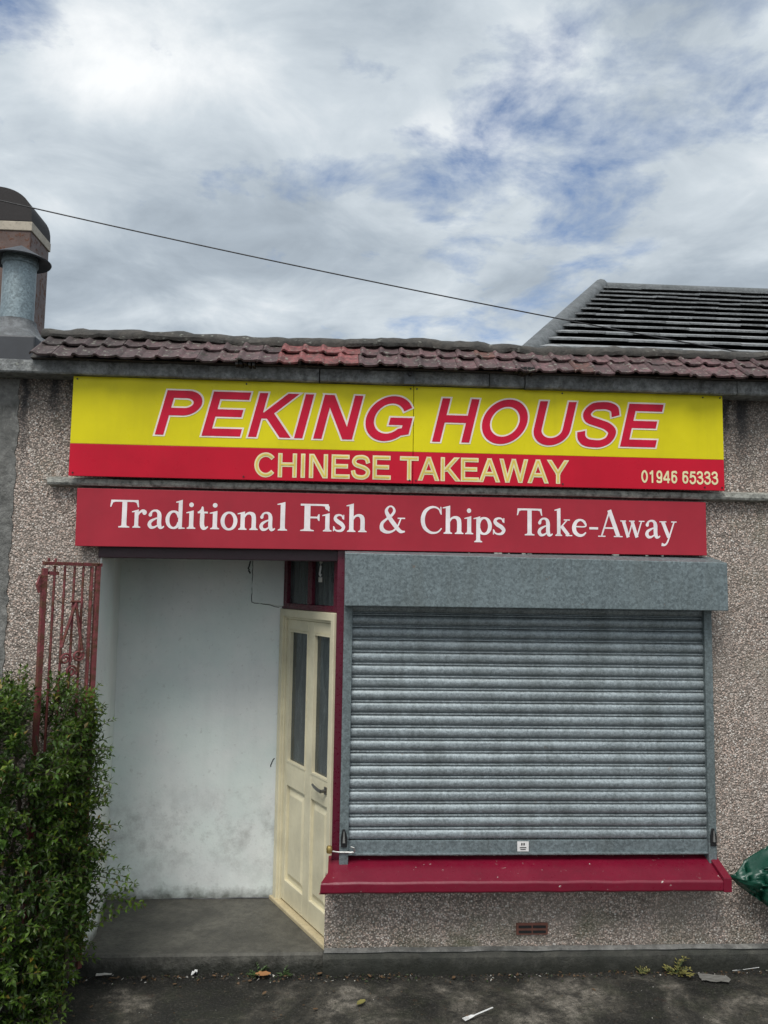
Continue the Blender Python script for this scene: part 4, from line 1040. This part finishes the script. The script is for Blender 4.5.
def crumple(name, m_, loc, size, seed, label, cat, group=None, flat=.35, rz=0):
    q = MB(); n_ = 7; vs = []
    for j in range(n_):
        for i in range(n_):
            u, v = i/(n_-1)-.5, j/(n_-1)-.5; zz = mnoise.noise(Vector((u*3.3+seed, v*3.3, seed)))*size[0]*flat+abs(mnoise.noise(Vector((u*7, v*7+seed, 2))))*size[0]*flat*.6
            k = 1-.25*mnoise.noise(Vector((u*2+seed, v*2, 9)))
            vs.append((u*size[0]*k, v*size[1]*k, max(0, zz+size[0]*flat*.3)))
    q.add(vs, [(j*n_+i, j*n_+i+1, (j+1)*n_+i+1, (j+1)*n_+i) for j in range(n_-1) for i in range(n_-1)])
    o = q.build(name, m_); o.location = loc; o.rotation_euler = (0, 0, rz)
    return tag(o, label, cat, group) if cat else o
wr = thing('food_wrapper', 'crumpled blue and white wrapper at the foot of the hedge', 'wrapper', (-1.34, -.10, .012))
o = crumple('wrapper_sheet', M_whiteplastic, (0, 0, 0), (.085, .050), 2.3, None, None, rz=.5); o.parent = wr
o = crumple('printed_panel', M_blue, (-.012, -.024, .006), (.075, .034), 5.1, None, None, rz=.4); o.parent = wr
crumple('paper_scrap', M_paper, (-1.165, -.015, .012), (.075, .028), 1.2, 'flat pale paper scrap on the ground beside the doorstep left corner', 'paper', flat=.08, rz=.1)
crumple('paper_ball', M_whiteplastic, (-.70, -.02, .012), (.028, .024), 4.4, 'small crumpled white tissue scrap at the foot of the doorstep', 'paper', flat=.6)
crumple('wet_napkin', M_wet, (2.03, -.13, .008), (.15, .07), 7.7, 'greyish flattened napkin beside the weed at the right end of the plinth', 'napkin', flat=.05, rz=-.2)
def flatleaf(name, m_, loc, L_, rz, label, group=None, cup=.25):
    q = MB(); n_ = 8; vs = []
    for i in range(n_+1):
        u = i/n_; w_ = L_*.30*math.sin(math.pi*min(1, u*.92+.04))**.8*(1+.15*math.sin(u*19))
        z_ = L_*cup*(u-.5)**2
        for v_ in (-1, 0, 1): vs.append(((u-.5)*L_, v_*w_, z_+abs(v_)*w_*.35))
    q.add(vs, [(i*3+k, i*3+k+1, (i+1)*3+k+1, (i+1)*3+k) for i in range(n_) for k in range(2)])
    o = q.build(name, m_, smooth=True); o.location = loc; o.rotation_euler = (rnd.uniform(-.15, .15), rnd.uniform(-.15, .15), rz)
    return tag(o, label, 'leaf', group)
flatleaf('curled_leaf', M_orangeleaf, (-.345, -.045, .014), .085, .3, 'large orange-brown dead leaf at the foot of the doorstep')
flatleaf('pale_leaf', M_yellowleaf, (.16, -.33, .012), .06, .9, 'pale yellowish leaf alone on the dark concrete below the window')
GRP = 'small dead leaves scattered on the concrete'; LBL = 'small brown dead leaf lying on the wet dark concrete'
first = flatleaf('dead_leaf', M_dryleaf, (-.05, -.03, .01), .032, .3, LBL, GRP)
for k in range(40):
    c_ = first.copy(); col.objects.link(c_)
    if k < 26: c_.location = (rnd.uniform(-1.25, 2.2), -.045-abs(rnd.gauss(0, .03)), rnd.uniform(.006, .016))
    elif k < 30: c_.location = (-.16+rnd.gauss(0, .07), -.40+rnd.gauss(0, .045), .008)
    else: c_.location = (rnd.uniform(-1.4, 2.2), rnd.uniform(-.5, -.1), .008)
    c_.rotation_euler = (rnd.uniform(-.3, .3), rnd.uniform(-.3, .3), rnd.uniform(0, 6.3)); s_ = rnd.uniform(.35, .9); c_.scale = (s_, s_, s_)
def weed(loc, n_, L_, m_, label, seed, up=.9):
    t_ = thing('weed', label, 'weed', loc, 'weeds at the foot of the wall'); rr_ = random.Random(seed); q = MB(); sm2 = MB()
    for k in range(n_):
        a_ = rr_.uniform(0, 6.28); d_ = Vector((math.cos(a_), min(.1, math.sin(a_)), up*rr_.uniform(.5, 1.4))).normalized(); l_ = L_*rr_.uniform(.5, 1.1)
        p_ = Vector((0, 0, 0)); pts_ = [p_.copy()]
        for j in range(4):
            d_ = (d_+Vector((0, 0, -.15))).normalized(); p_ = p_+d_*l_/4; pts_.append(p_.copy())
            s_ = d_.cross(Vector((0, 0, 1))).normalized()
            for sgn in (1, -1):
                e = (s_*sgn+d_*.6+Vector((0, 0, rr_.uniform(-.2, .4)))).normalized()*l_*.34; w_ = e.cross(Vector((0, 0, 1))).normalized()*l_*.09
                q.add([p_, p_+e*.5+w_, p_+e, p_+e*.5-w_], [(0, 1, 2, 3)])
        sm2.tube(pts_, .0012, 4)
    q.build('leaves', m_, t_, fix=False); sm2.build('stalks', M_greenleaf, t_, fix=False)
weed((-.37, -.018, .0), 16, .055, M_greenleaf, 'low dark green weed at the foot of the doorstep beside the orange leaf', 1)
weed((-.24, -.018, .0), 9, .045, M_greenleaf, 'small dark weed at the doorstep corner nearest the plinth', 2)
weed((1.86, -.055, .0), 16, .085, M_yellowleaf, 'straggly yellowing weed growing against the plinth on the right', 3)
weed((1.66, -.055, .0), 9, .045, M_yellowleaf, 'low brownish weed tuft left of the straggly yellow weed', 4)
# crumbs, grit and leaf mould nobody could count
q = MB()
for k in range(2400):
    if k < 1500: x = rnd.uniform(-1.35, 3.0); y = -.038-abs(rnd.gauss(0, .035)) - (0 if x > -.03 else -.03)
    else: x = rnd.uniform(-1.5, 2.6); y = rnd.uniform(-.62, -.05)
    s_ = rnd.choice((.003, .004, .005, .006, .010)) if k < 1500 else rnd.choice((.002, .003, .004))
    z = mnoise.noise(Vector((x*2.2, y*2.2, 0)))*.012+mnoise.noise(Vector((x*9, y*9, 3)))*.004
    c_ = rnd.random(); q.cur = (.42, .40, .36) if c_ > .93 else ((.10, .06, .03) if c_ > .6 else ((.03, .045, .015) if c_ > .4 else (.04, .036, .03)))
    v_ = [Vector((rnd.uniform(-1, 1), rnd.uniform(-1, 1), rnd.uniform(-.5, .8))).normalized()*s_+Vector((x, y, z+s_*.4)) for _ in range(4)]
    q.add(v_, [(0, 1, 2), (0, 3, 1), (1, 3, 2), (0, 2, 3)])
m_, t_, p_, pos_ = mat('grit'); t_.put(p_.inputs['Base Color'], t_.new('ShaderNodeAttribute', attribute_name='tint').outputs['Color']); p_.inputs['Roughness'].default_value = .7
tag(q.build('ground_debris', m_, fix=False), 'dark grit, leaf mould and crumbs along the foot of the wall', 'debris', kind='stuff')
